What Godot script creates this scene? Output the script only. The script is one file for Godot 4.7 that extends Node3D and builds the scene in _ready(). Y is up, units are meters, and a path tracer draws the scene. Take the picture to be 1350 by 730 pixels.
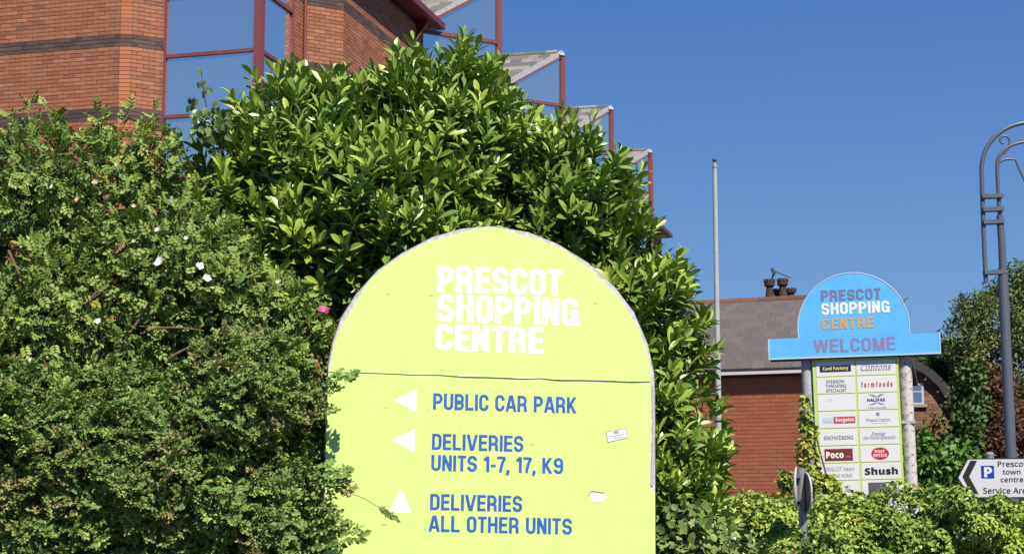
extends Node3D
# Entrance signs, shrubs and a brick shopping centre under a clear sky. Metres, y up.

const EYE := Vector3(0, 1.6, 0)
const FOCAL := 2400.0
var lean := atan(335.0 / 2400.0)
var rng := RandomNumberGenerator.new()
var noise := FastNoiseLite.new()
var taken := {}

# ---------------------------------------------------------------- layout helpers
func ray(px: float, py: float) -> Vector3:
	var v := Vector3((px - 675.0) / FOCAL, (365.0 - py) / FOCAL, -1.0)
	return v.rotated(Vector3.RIGHT, lean)

func at(px: float, py: float, depth: float) -> Vector3:
	var r := ray(px, py)
	return EYE + r * (depth / -r.z)

func project(p: Vector3) -> Vector2:
	var v := (p - EYE).rotated(Vector3.RIGHT, -lean)
	return Vector2(675.0 + FOCAL * v.x / -v.z, 365.0 - FOCAL * v.y / -v.z)

func onplane(xf: Transform3D, z: float, px: float, py: float) -> Vector2:
	var inv := xf.affine_inverse()
	var o := inv * EYE
	var d := inv.basis * ray(px, py)
	var p := o + d * ((z - o.z) / d.z)
	return Vector2(p.x, p.y)

func numbered(n: String) -> String:
	if not taken.has(n):
		taken[n] = 0
		return n
	taken[n] += 1
	return "%s_%03d" % [n, taken[n]]

func tag(o: Node3D, label: String, category: String, group := "", kind := "") -> void:
	if label: o.set_meta("label", label)
	if category: o.set_meta("category", category)
	if group: o.set_meta("group", group)
	if kind: o.set_meta("kind", kind)

func thing(called: String, label: String, category: String, where := Vector3.ZERO, basis_ := Basis.IDENTITY, group := "") -> Node3D:
	var o := Node3D.new()
	o.name = numbered(called)
	add_child(o)
	o.transform = Transform3D(basis_, where)
	tag(o, label, category, group)
	return o

func part(called: String, mesh: Mesh, m: Material, parent: Node3D, xf := Transform3D.IDENTITY) -> MeshInstance3D:
	var o := MeshInstance3D.new()
	o.name = called
	o.mesh = mesh
	o.material_override = m
	o.transform = xf
	parent.add_child(o, true)
	return o

func copies(called: String, mesh: Mesh, m: Material, xfs: Array, cols: Array, parent: Node3D) -> MultiMeshInstance3D:
	var mm := MultiMesh.new()
	mm.transform_format = MultiMesh.TRANSFORM_3D
	mm.use_colors = cols.size() > 0
	mm.mesh = mesh
	mm.instance_count = xfs.size()
	for i in xfs.size():
		mm.set_instance_transform(i, xfs[i])
		if cols.size() > 0:
			mm.set_instance_color(i, cols[i])
	var o := MultiMeshInstance3D.new()
	o.name = called
	o.multimesh = mm
	o.material_override = m
	o.set_meta("kind", "stuff")
	parent.add_child(o, true)
	return o

# ---------------------------------------------------------------- materials
func mat(lin: Color, rough := 0.7, metal := 0.0) -> StandardMaterial3D:
	var m := StandardMaterial3D.new()
	m.albedo_color = lin.linear_to_srgb()
	m.roughness = rough
	m.metallic = metal
	return m

func vmat(rough := 0.7, spec := 0.5, back := Color.BLACK) -> StandardMaterial3D:
	var m := StandardMaterial3D.new()
	m.vertex_color_use_as_albedo = true
	m.roughness = rough
	m.metallic_specular = spec
	if back != Color.BLACK:
		m.backlight_enabled = true
		m.backlight = back
	return m

func speckled(a: Color, b: Color, scale: float, rough := 0.7, seed_ := 1, contrast := 0.5) -> StandardMaterial3D:
	# two tones of the same matter mixed by fractal noise, world-triplanar
	var n := FastNoiseLite.new()
	n.seed = seed_
	n.frequency = 0.02
	n.fractal_octaves = 5
	n.fractal_gain = 0.65
	var t := NoiseTexture2D.new()
	t.width = 256; t.height = 256; t.seamless = true; t.noise = n
	var g := Gradient.new()
	g.set_color(0, a.linear_to_srgb()); g.set_color(1, b.linear_to_srgb())
	g.set_offset(0, 0.5 - contrast * 0.5); g.set_offset(1, 0.5 + contrast * 0.5)
	t.color_ramp = g
	var m := StandardMaterial3D.new()
	m.albedo_texture = t
	m.uv1_triplanar = true
	m.uv1_world_triplanar = true
	m.uv1_scale = Vector3.ONE * scale
	m.roughness = rough
	return m

# ---------------------------------------------------------------- mesh helpers
func begin() -> SurfaceTool:
	var st := SurfaceTool.new()
	st.begin(Mesh.PRIMITIVE_TRIANGLES)
	return st

func tri(st: SurfaceTool, a: Vector3, b: Vector3, c: Vector3, n: Vector3, col := Color.WHITE) -> void:
	# winds clockwise as seen from n
	var g := (b - a).cross(c - a)
	var q := [a, b, c] if g.dot(n) < 0.0 else [a, c, b]
	for v in q:
		st.set_normal(n); st.set_color(col); st.add_vertex(v)

func quad(st: SurfaceTool, a: Vector3, b: Vector3, c: Vector3, d: Vector3, n: Vector3, col := Color.WHITE) -> void:
	tri(st, a, b, c, n, col); tri(st, a, c, d, n, col)

func add_box(st: SurfaceTool, xf: Transform3D, lo: Vector3, hi: Vector3, col := Color.WHITE, back := true) -> void:
	var b := xf.basis
	var p := []
	for i in 8:
		p.append(xf * Vector3(hi.x if i & 1 else lo.x, hi.y if i & 2 else lo.y, hi.z if i & 4 else lo.z))
	quad(st, p[4], p[5], p[7], p[6], b.z.normalized(), col)
	if back: quad(st, p[0], p[1], p[3], p[2], -b.z.normalized(), col)
	quad(st, p[0], p[4], p[6], p[2], -b.x.normalized(), col)
	quad(st, p[1], p[5], p[7], p[3], b.x.normalized(), col)
	quad(st, p[2], p[3], p[7], p[6], b.y.normalized(), col)
	quad(st, p[0], p[1], p[5], p[4], -b.y.normalized(), col)

func box_mesh(lo: Vector3, hi: Vector3, col := Color.WHITE) -> ArrayMesh:
	var st := begin()
	add_box(st, Transform3D.IDENTITY, lo, hi, col)
	return st.commit()

func bar(st: SurfaceTool, a: Vector3, b: Vector3, w: float, h: float, up := Vector3.UP, col := Color.WHITE) -> void:
	var x := (b - a).normalized()
	var z := x.cross(up).normalized()
	var y := z.cross(x)
	add_box(st, Transform3D(Basis(x, y, z), a), Vector3(0, -h / 2, -w / 2), Vector3(a.distance_to(b), h / 2, w / 2), col)

func tube(st: SurfaceTool, pts: Array, r0: float, r1: float, sides := 8, col := Color.WHITE, caps := true) -> void:
	var rings := []
	var side := Vector3.ZERO
	var total := pts.size() - 1.0
	for i in pts.size():
		var d: Vector3 = (pts[min(i + 1, pts.size() - 1)] - pts[max(i - 1, 0)]).normalized()
		if side == Vector3.ZERO:
			side = d.cross(Vector3.UP if absf(d.y) < 0.9 else Vector3.RIGHT).normalized()
		side = (side - d * side.dot(d)).normalized()
		var up := d.cross(side)
		var r := lerpf(r0, r1, i / total)
		var ring := []
		for k in sides:
			var a := TAU * k / sides
			var n: Vector3 = side * cos(a) + up * sin(a)
			ring.append([pts[i] + n * r, n])
		rings.append(ring)
	for i in pts.size() - 1:
		for k in sides:
			var q := [rings[i][k], rings[i][(k + 1) % sides], rings[i + 1][(k + 1) % sides], rings[i + 1][k]]
			var g: Vector3 = (q[1][0] - q[0][0]).cross(q[2][0] - q[0][0])
			var order := [0, 1, 2, 0, 2, 3] if g.dot(q[0][1]) < 0 else [0, 2, 1, 0, 3, 2]
			for j in order:
				st.set_normal(q[j][1]); st.set_color(col); st.add_vertex(q[j][0])
	if caps:
		for e in [0, pts.size() - 1]:
			var n2: Vector3 = (pts[0] - pts[1]).normalized() if e == 0 else (pts[e] - pts[e - 1]).normalized()
			for k in sides:
				tri(st, pts[e], rings[e][k][0], rings[e][(k + 1) % sides][0], n2, col)

func tube_mesh(pts: Array, r0: float, r1: float, sides := 10) -> ArrayMesh:
	var st := begin()
	tube(st, pts, r0, r1, sides)
	return st.commit()

func prism(st: SurfaceTool, poly: PackedVector2Array, z0: float, z1: float, col := Color.WHITE) -> void:
	var idx := Geometry2D.triangulate_polygon(poly)
	for i in range(0, idx.size(), 3):
		var a := poly[idx[i]]; var b := poly[idx[i + 1]]; var c := poly[idx[i + 2]]
		tri(st, Vector3(a.x, a.y, z1), Vector3(b.x, b.y, z1), Vector3(c.x, c.y, z1), Vector3.BACK, col)
		tri(st, Vector3(a.x, a.y, z0), Vector3(b.x, b.y, z0), Vector3(c.x, c.y, z0), Vector3.FORWARD, col)
	var cw := 1.0 if Geometry2D.is_polygon_clockwise(poly) else -1.0
	for i in poly.size():
		var a := poly[i]; var b := poly[(i + 1) % poly.size()]
		var e := (b - a).normalized()
		var n := Vector3(-e.y, e.x, 0) * cw
		quad(st, Vector3(a.x, a.y, z0), Vector3(b.x, b.y, z0), Vector3(b.x, b.y, z1), Vector3(a.x, a.y, z1), n, col)

func prism_mesh(poly: PackedVector2Array, z0: float, z1: float) -> ArrayMesh:
	var st := begin()
	prism(st, poly, z0, z1)
	return st.commit()

func lathe(st: SurfaceTool, base: Vector3, profile: Array, sides := 16, col := Color.WHITE) -> void:
	# profile: [radius, height] pairs
	for i in profile.size() - 1:
		var p: Array = profile[i]; var q: Array = profile[i + 1]
		var nr := Vector2(q[1] - p[1], p[0] - q[0]).normalized()
		for k in sides:
			var a := TAU * k / sides; var b := TAU * (k + 1) / sides
			var ca := Vector3(cos(a), 0, sin(a)); var cb := Vector3(cos(b), 0, sin(b))
			var n := ((ca + cb) * nr.x * 0.5 + Vector3.UP * nr.y).normalized()
			quad(st, base + ca * p[0] + Vector3.UP * p[1], base + cb * p[0] + Vector3.UP * p[1], base + cb * q[0] + Vector3.UP * q[1], base + ca * q[0] + Vector3.UP * q[1], n, col)

# ---------------------------------------------------------------- lettering
func face(family: String, weight := 400, bold := 0.0) -> Font:
	var sf := SystemFont.new()
	sf.font_names = PackedStringArray([family])
	sf.font_weight = weight
	var fv := FontVariation.new()
	fv.base_font = sf
	fv.variation_embolden = bold
	return fv

func lettering(parent: Node3D, words: String, font: Font, m: Material, lo: Vector2, hi: Vector2, z: float, slant := 0.0, called := "lettering") -> MeshInstance3D:
	# fills the box lo..hi on the sign's face with the words, 2 mm thick; the exact outline box is read from the mesh
	var t := TextMesh.new()
	t.text = words; t.font = font; t.font_size = 96; t.pixel_size = 0.01; t.depth = 0.02; t.curve_step = 1.5
	var f := t.get_faces()
	var a := Vector2(INF, INF); var b := Vector2(-INF, -INF)
	for v in f:
		a.x = minf(a.x, v.x); a.y = minf(a.y, v.y); b.x = maxf(b.x, v.x); b.y = maxf(b.y, v.y)
	var sx := (hi.x - lo.x) / (b.x - a.x)
	var sy := (hi.y - lo.y) / (b.y - a.y)
	var bs := Basis(Vector3(sx, 0, 0), Vector3(slant * sy, sy, 0), Vector3(0, 0, 0.1))
	return part(called, t, m, parent, Transform3D(bs, Vector3(lo.x - a.x * sx - slant * sy * a.y, lo.y - a.y * sy, z)))

# condensed grotesque capitals drawn as even strokes, each in a box one unit high
func bow(cx: float, cy: float, rx: float, ry: float, a0: float, a1: float, n := 8) -> Array:
	var out := []
	for i in n + 1:
		var a := deg_to_rad(lerpf(a0, a1, i / float(n)))
		out.append(Vector2(cx + cos(a) * rx, cy + sin(a) * ry))
	return out

func glyph(ch: String, t: float) -> Array:
	# returns [width, strokes]; a stroke is a line of points, t the stroke's thickness
	var w := 0.56
	var h := t * 0.46
	match ch:
		" ": return [0.24, []]
		"I": return [t, [[Vector2(t / 2, 0), Vector2(t / 2, 1)]]]
		"-": return [0.30, [[Vector2(0, 0.40), Vector2(0.30, 0.40)]]]
		",": return [t, [[Vector2(t / 2, t), Vector2(t / 2, 0.0), Vector2(t * 0.12, -0.17)]]]
		"1": return [0.32, [[Vector2(0.32 - t / 2, 0), Vector2(0.32 - t / 2, 1)], [Vector2(0.0, 0.78), Vector2(0.12, 0.80), Vector2(0.32 - t * 0.7, 0.97)]]]
	if ch in "EFLT": w = 0.50
	if ch in "VA": w = 0.62
	var l := t / 2; var r := w - t / 2; var b := h; var u := 1.0 - h
	var c := (r - l) / 2.0; var m := w / 2.0
	var stem := [Vector2(l, 0), Vector2(l, 1)]
	match ch:
		"O":
			var left := bow(m, u - c, c, c, 90, 180); left.append_array(bow(m, b + c, c, c, 180, 270))
			var right := bow(m, b + c, c, c, 270, 360); right.append_array(bow(m, u - c, c, c, 0, 90))
			return [w, [left, right]]
		"C", "G":
			var p := [Vector2(r, 0.66)]
			p.append_array(bow(m, u - c, c, c, 0, 180)); p.append_array(bow(m, b + c, c, c, 180, 360))
			if ch == "C":
				p.append(Vector2(r, 0.36)); return [w, [p]]
			p.append(Vector2(r, 0.50)); return [w, [p, [Vector2(m + 0.01, 0.46), Vector2(w, 0.46)], [Vector2(r + 0.02, 0.0), Vector2(r + 0.02, 0.45)]]]
		"S":
			var p := [Vector2(r, 0.70)]
			p.append_array(bow(m, u - c, c, c, 0, 180)); p.append_array(bow(m, 0.5 + c * 0.86, c, c * 0.86, 180, 245, 4))
			p.append_array(bow(m, 0.5 - c * 0.86, c, c * 0.86, 65, 0, 4)); p.append_array(bow(m, b + c, c, c, 360, 180)); p.append(Vector2(l, 0.31))
			return [w, [p]]
		"D":
			var p := [Vector2(l, u)]; p.append_array(bow(m, u - c, c, c, 90, 0)); p.append_array(bow(m, b + c, c, c, 0, -90)); p.append(Vector2(l, b))
			return [w, [stem, p]]
		"P", "R", "B":
			var low := 0.44
			var k := (u - low) / 2.0
			var p := [Vector2(l, u)]; p.append_array(bow(r - k * 0.8, u - k, k * 0.8, k, 90, -90)); p.append(Vector2(l, low))
			if ch == "P": return [w, [stem, p]]
			if ch == "R":
				var q := [Vector2(m - 0.05, low)]; q.append_array(bow(r - 0.13, low - 0.13, 0.12, 0.13, 90, 0, 5)); q.append(Vector2(r, 0.08)); q.append(Vector2(r + 0.02, 0))
				return [w + 0.02, [stem, p, q]]
			var k2 := (0.52 - b) / 2.0
			var q2 := [Vector2(l, 0.52)]; q2.append_array(bow(r - k2 * 0.8, b + k2, k2 * 0.8, k2, 90, -90)); q2.append(Vector2(l, b))
			return [w, [stem, p, q2]]
		"E": return [w, [stem, [Vector2(l, u), Vector2(w, u)], [Vector2(l, 0.51), Vector2(w * 0.93, 0.51)], [Vector2(l, b), Vector2(w, b)]]]
		"L": return [w, [stem, [Vector2(l, b), Vector2(w, b)]]]
		"T": return [w, [[Vector2(m, 0), Vector2(m, 1)], [Vector2(0, u), Vector2(w, u)]]]
		"H": return [w, [stem, [Vector2(r, 0), Vector2(r, 1)], [Vector2(l, 0.52), Vector2(r, 0.52)]]]
		"N": return [w, [stem, [Vector2(r, 0), Vector2(r, 1)], [Vector2(l - 0.05, 1.12), Vector2(r + 0.05, -0.12)]]]
		"U":
			var p := [Vector2(l, 1)]; p.append_array(bow(m, b + c, c, c, 180, 360)); p.append(Vector2(r, 1))
			return [w, [p]]
		"A": return [w, [[Vector2(l * 0.82 - 0.025, -0.1), Vector2(m - 0.005, 1.1)], [Vector2(w - l * 0.82 + 0.025, -0.1), Vector2(m + 0.005, 1.1)], [Vector2(l * 1.4, 0.28), Vector2(w - l * 1.4, 0.28)]]]
		"V": return [w, [[Vector2(l * 0.82 - 0.025, 1.1), Vector2(m - 0.005, -0.1)], [Vector2(w - l * 0.82 + 0.025, 1.1), Vector2(m + 0.005, -0.1)]]]
		"K": return [w + 0.03, [stem, [Vector2(l, 0.30), Vector2(r + 0.06, 1.10)], [Vector2(l + 0.12, 0.55), Vector2(r + 0.08, -0.1)]]]
		"W": return [0.86, [[Vector2(l * 0.8 - 0.02, 1.1), Vector2(0.25, -0.1)], [Vector2(0.23, -0.1), Vector2(0.43, 1.1)], [Vector2(0.43, 1.1), Vector2(0.63, -0.1)], [Vector2(0.61, -0.1), Vector2(0.88 - l * 0.8, 1.1)]]]
		"M": return [0.70, [stem, [Vector2(0.70 - l, 0), Vector2(0.70 - l, 1)], [Vector2(l, 1.1), Vector2(0.36, -0.1)], [Vector2(0.70 - l, 1.1), Vector2(0.34, -0.1)]]]
		"7": return [0.48, [[Vector2(0, u), Vector2(0.48, u)], [Vector2(0.45, 1.0 - h), Vector2(0.31, 0.60), Vector2(0.22, 0.2), Vector2(0.20, -0.05)]]]
		"9":
			var d := 0.36
			var p := bow(m, u - c, c, c, 0, 180); p.append_array(bow(m, 1.0 - d - t + c, c, c, 180, 330, 6)); p.append(Vector2(r, 0.62))
			var q := [Vector2(r, u - c)]; q.append_array(bow(m, b + c, c, c, 360, 190)); q.append(Vector2(l, 0.27))
			return [w, [p, q]]
	return [w, []]

func capitals(parent: Node3D, words: String, t: float, gap: float, m: Material, lo: Vector2, hi: Vector2, z: float) -> void:
	# the words as joined raised strokes filling the box lo..hi
	var polys := []
	var x := 0.0
	for ch in words:
		var g := glyph(ch, t)
		var clip := PackedVector2Array([Vector2(-0.2, 0), Vector2(1.2, 0), Vector2(1.2, 1), Vector2(-0.2, 1)])
		if ch == ",": clip = PackedVector2Array([Vector2(-1, -1), Vector2(1, -1), Vector2(1, 1), Vector2(-1, 1)])
		for s in g[1]:
			var line := PackedVector2Array(s)
			for poly in Geometry2D.offset_polyline(line, t / 2.0, Geometry2D.JOIN_MITER, Geometry2D.END_BUTT):
				for cut in Geometry2D.intersect_polygons(poly, clip):
					var moved := PackedVector2Array()
					for v in cut: moved.append(v + Vector2(x, 0))
					polys.append(moved)
		x += g[0] + gap
	var a := Vector2(INF, 0); var b := Vector2(-INF, 1)
	for p in polys:
		for v in p:
			a.x = minf(a.x, v.x); b.x = maxf(b.x, v.x)
	var st := begin()
	var sc := (hi - lo) / (b - a)
	for i in polys.size():
		var p := PackedVector2Array()
		for v in polys[i]: p.append(lo + (v - a) * sc)
		prism(st, p, z, z + 0.0007 + 0.00012 * (i % 5))
	part("lettering", st.commit(), m, parent)

# ---------------------------------------------------------------- foliage
func lobe(px: float, py: float, d: float, rx: float, ry: float, rz: float) -> Array:
	return [at(px, py, d), Vector3(rx * d / FOCAL, ry * d / FOCAL, rz)]

func shell(lobes: Array, density: float, inset: float, bump := 0.16, back_keep := 0.3, freq := 2.0, gaps := 0.0, floor_ := 0.12) -> Array:
	# points with outward normals on the joint surface of some uneven ellipsoids
	var out := []
	for i in lobes.size():
		var c: Vector3 = lobes[i][0]
		var r: Vector3 = lobes[i][1]
		var area := 4.0 * PI * pow((pow(r.x * r.y, 1.6) + pow(r.x * r.z, 1.6) + pow(r.y * r.z, 1.6)) / 3.0, 1.0 / 1.6)
		for k in int(area * density):
			var d := Vector3(rng.randfn(), rng.randfn(), rng.randfn()).normalized()
			if d.z < -0.35 and rng.randf() > back_keep:
				continue
			var p := c + r * d
			var s := 1.0 + bump * 1.6 * noise.get_noise_3dv(p * freq * 100.0)
			p = c + r * d * s
			var n := (d / r).normalized()
			p -= n * inset * (0.5 + rng.randf())
			if p.y < floor_:
				continue
			if gaps > 0.0 and inset < 0.05 and noise.get_noise_3dv(p * gaps + Vector3(50, 0, 0)) < -0.16:
				continue
			var hidden := false
			for j in lobes.size():
				if j != i:
					var q: Vector3 = (p - lobes[j][0]) / lobes[j][1]
					if q.length() < 0.82:
						hidden = true
						break
			if not hidden:
				out.append([p, n])
	return out

func leaf_at(p: Vector3, dir: Vector3, nrm: Vector3, size: float, wide := 1.0) -> Transform3D:
	var y := dir.normalized()
	var z := nrm - y * nrm.dot(y)
	if z.length() < 0.05:
		z = y.cross(Vector3(0.3, 0.5, 0.8))
	z = z.normalized()
	return Transform3D(Basis(y.cross(z) * size * wide, y * size, z * size), p)

func around_() -> Vector3:
	return Vector3(rng.randfn(), rng.randfn(), rng.randfn()).normalized()

func blade(widths: Array, fold: float, droop: float, col := Color.WHITE, st: SurfaceTool = null, xf := Transform3D.IDENTITY) -> SurfaceTool:
	# a leaf along +Y, one metre long, its blade folded along the midrib and curved down
	if st == null:
		st = begin()
	st.set_smooth_group(-1)
	var n := widths.size() - 1
	for s in [-1.0, 1.0]:
		for i in n:
			var t0 := float(i) / n; var t1 := float(i + 1) / n
			var m0 := Vector3(0, t0, -droop * t0 * t0); var m1 := Vector3(0, t1, -droop * t1 * t1)
			var e0 := m0 + Vector3(s * widths[i], 0, fold * widths[i]); var e1 := m1 + Vector3(s * widths[i + 1], 0, fold * widths[i + 1])
			var nn := Vector3(-s * fold, droop * (t0 + t1), 1).normalized()
			if widths[i + 1] > 0.0: tri(st, xf * m0, xf * m1, xf * e1, (xf.basis * nn).normalized(), col)
			if widths[i] > 0.0: tri(st, xf * m0, xf * e1, xf * e0, (xf.basis * nn).normalized(), col)
	return st

func mixed(a: Color, b: Color, t: float, jitter := 0.18) -> Color:
	var c := a.lerp(b, clampf(t, 0, 1))
	var k := 1.0 + rng.randf_range(-jitter, jitter)
	return Color(c.r * k * (1.0 + rng.randf_range(-0.08, 0.08)), c.g * k, c.b * k)

func rot(axis: Vector3, v: Vector3, angle: float) -> Vector3:
	return v.rotated(axis.normalized(), angle)

# ================================================================ scene
func _ready() -> void:
	rng.seed = 20240
	noise.seed = 7
	noise.frequency = 0.01
	noise.fractal_octaves = 3
	var cam := Camera3D.new()
	cam.name = "camera"
	add_child(cam)
	cam.position = EYE
	cam.rotation = Vector3(lean, 0, 0)
	cam.fov = rad_to_deg(2.0 * atan(365.0 / FOCAL))
	cam.far = 4000.0
	cam.current = true
	var sm := ProceduralSkyMaterial.new()
	sm.sky_top_color = Color(0.134, 0.327, 0.613)
	sm.sky_horizon_color = Color(0.517, 0.672, 0.80)
	sm.sky_curve = 0.12
	sm.ground_bottom_color = Color(0.20, 0.19, 0.17)
	sm.ground_horizon_color = Color(0.42, 0.45, 0.48)
	sm.ground_curve = 0.05
	sm.sun_angle_max = 1.0
	var sky := Sky.new()
	sky.sky_material = sm
	var env := Environment.new()
	env.background_mode = Environment.BG_SKY
	env.sky = sky
	env.tonemap_mode = Environment.TONE_MAPPER_LINEAR
	env.tonemap_exposure = 1.4
	env.sdfgi_enabled = true
	env.ssao_enabled = true
	env.ssil_enabled = true
	var we := WorldEnvironment.new()
	we.name = "world_environment"
	we.environment = env
	add_child(we)
	var sun := DirectionalLight3D.new()
	sun.name = "sun"
	sun.light_energy = 1.5
	sun.light_color = Color(1.0, 0.955, 0.88)
	sun.light_angular_distance = 0.5
	sun.shadow_enabled = true
	add_child(sun)
	# the sun stands behind the camera, to the right, about 50 degrees up
	sun.rotation = Vector3(deg_to_rad(-50.0), deg_to_rad(24.0), 0)

	build_ground()
	build_centre()
	build_slate_house()
	build_gable_house()
	build_green_sign()
	build_blue_sign()
	build_direction_sign()
	build_lamp_post()
	build_round_signs()
	build_flagpole()
	build_railing()
	build_laurel()
	build_rose()
	build_cotoneaster()
	build_ivy()
	build_round_leaf_shrub()
	build_sapling()
	build_background_trees()

func build_ground() -> void:
	var st := begin()
	var n := 24
	for i in n:
		for j in n:
			var x0 := -300.0 + 600.0 * i / n; var x1 := -300.0 + 600.0 * (i + 1) / n
			var z0 := -560.0 + 600.0 * j / n; var z1 := -560.0 + 600.0 * (j + 1) / n
			quad(st, Vector3(x0, 0, z0), Vector3(x1, 0, z0), Vector3(x1, 0, z1), Vector3(x0, 0, z1), Vector3.UP)
	var g := part("ground", st.commit(), speckled(Color(0.05, 0.05, 0.048), Color(0.11, 0.10, 0.085), 0.4, 0.95, 3), self)
	g.set_meta("kind", "structure")
	# bark-covered planting bed that the shrubs and the lime sign stand in
	var bed := begin()
	prism(bed, PackedVector2Array([Vector2(-5.2, 7.4), Vector2(1.9, 7.4), Vector2(2.0, 12.4), Vector2(-5.2, 12.4)]), 0.0, 0.05)
	var b := part("planting_bed", bed.commit(), speckled(Color(0.035, 0.022, 0.014), Color(0.10, 0.065, 0.04), 2.5, 1.0, 5), self, Transform3D(Basis(Vector3(1, 0, 0), Vector3(0, 0, -1), Vector3(0, 1, 0)), Vector3.ZERO))
	b.set_meta("kind", "structure")

# ---------------------------------------------------------------- shopping centre building
var bricks := []          # [screen size, transform, length, height, tone]
var BR := 0.215
var CO := 0.075
const TOP := 12.72

func flat(px: float, depth: float) -> Vector2:
	# plan position (x, depth) of a vertical edge seen at px near the top of the photograph
	var p := at(px, 60.0, depth)
	return Vector2(p.x, depth)

func hit(p: Vector2, deg: float, px: float) -> Vector2:
	# walk from p in plan along a wall that recedes by deg until it shows at px
	var d := Vector2(cos(deg_to_rad(deg)), sin(deg_to_rad(deg)))
	var k := at(px, 60.0, 1.0).x
	var t := (k * p.y - p.x) / (d.x - k * d.y)
	return p + d * t

func v3(p: Vector2, y: float) -> Vector3:
	return Vector3(p.x, y, -p.y)

func wall_frame(a: Vector2, b: Vector2) -> Transform3D:
	# x along the wall from a to b, y up, z out towards the viewer's side
	var x := (v3(b, 0) - v3(a, 0)).normalized()
	return Transform3D(Basis(x, Vector3.UP, x.cross(Vector3.UP)), v3(a, 0))

func course_bricks(xf: Transform3D, length: float, y0: float, y1: float, quoin := false) -> void:
	var rows := int((y1 - y0) / CO)
	var first := int(round(y0 / CO))
	for r in rows:
		var k := first + r
		var y := k * CO
		var dark := posmod(k - 137, 18) < 3
		if quoin:
			var shift := 0.02 if k % 2 == 0 else -0.015
			bricks.append([0.0, xf * Transform3D(Basis.IDENTITY, Vector3(0.004 + maxf(shift, 0) * 0.2, y + 0.005, 0)), length - 0.008, 1 if dark else 2])
			continue
		var x := -0.1125 * (k % 2) - 0.05 * posmod(k * 7, 3) * 0.1
		while x < length - 0.01:
			var a := maxf(x, 0.003); var b := minf(x + BR, length - 0.003)
			if b - a > 0.03:
				bricks.append([0.0, xf * Transform3D(Basis.IDENTITY, Vector3(a, y + 0.005, rng.randf_range(-0.0015, 0.0025))), b - a, 1 if dark else 0])
			x += BR + 0.01

func wall_body(called: String, a: Vector2, b: Vector2, y0: float, y1: float, m: Material, parent: Node3D) -> Transform3D:
	var xf := wall_frame(a, b)
	part(called, box_mesh(Vector3(0, y0, -0.25), Vector3(a.distance_to(b), y1, 0)), m, parent, xf)
	return xf

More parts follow.
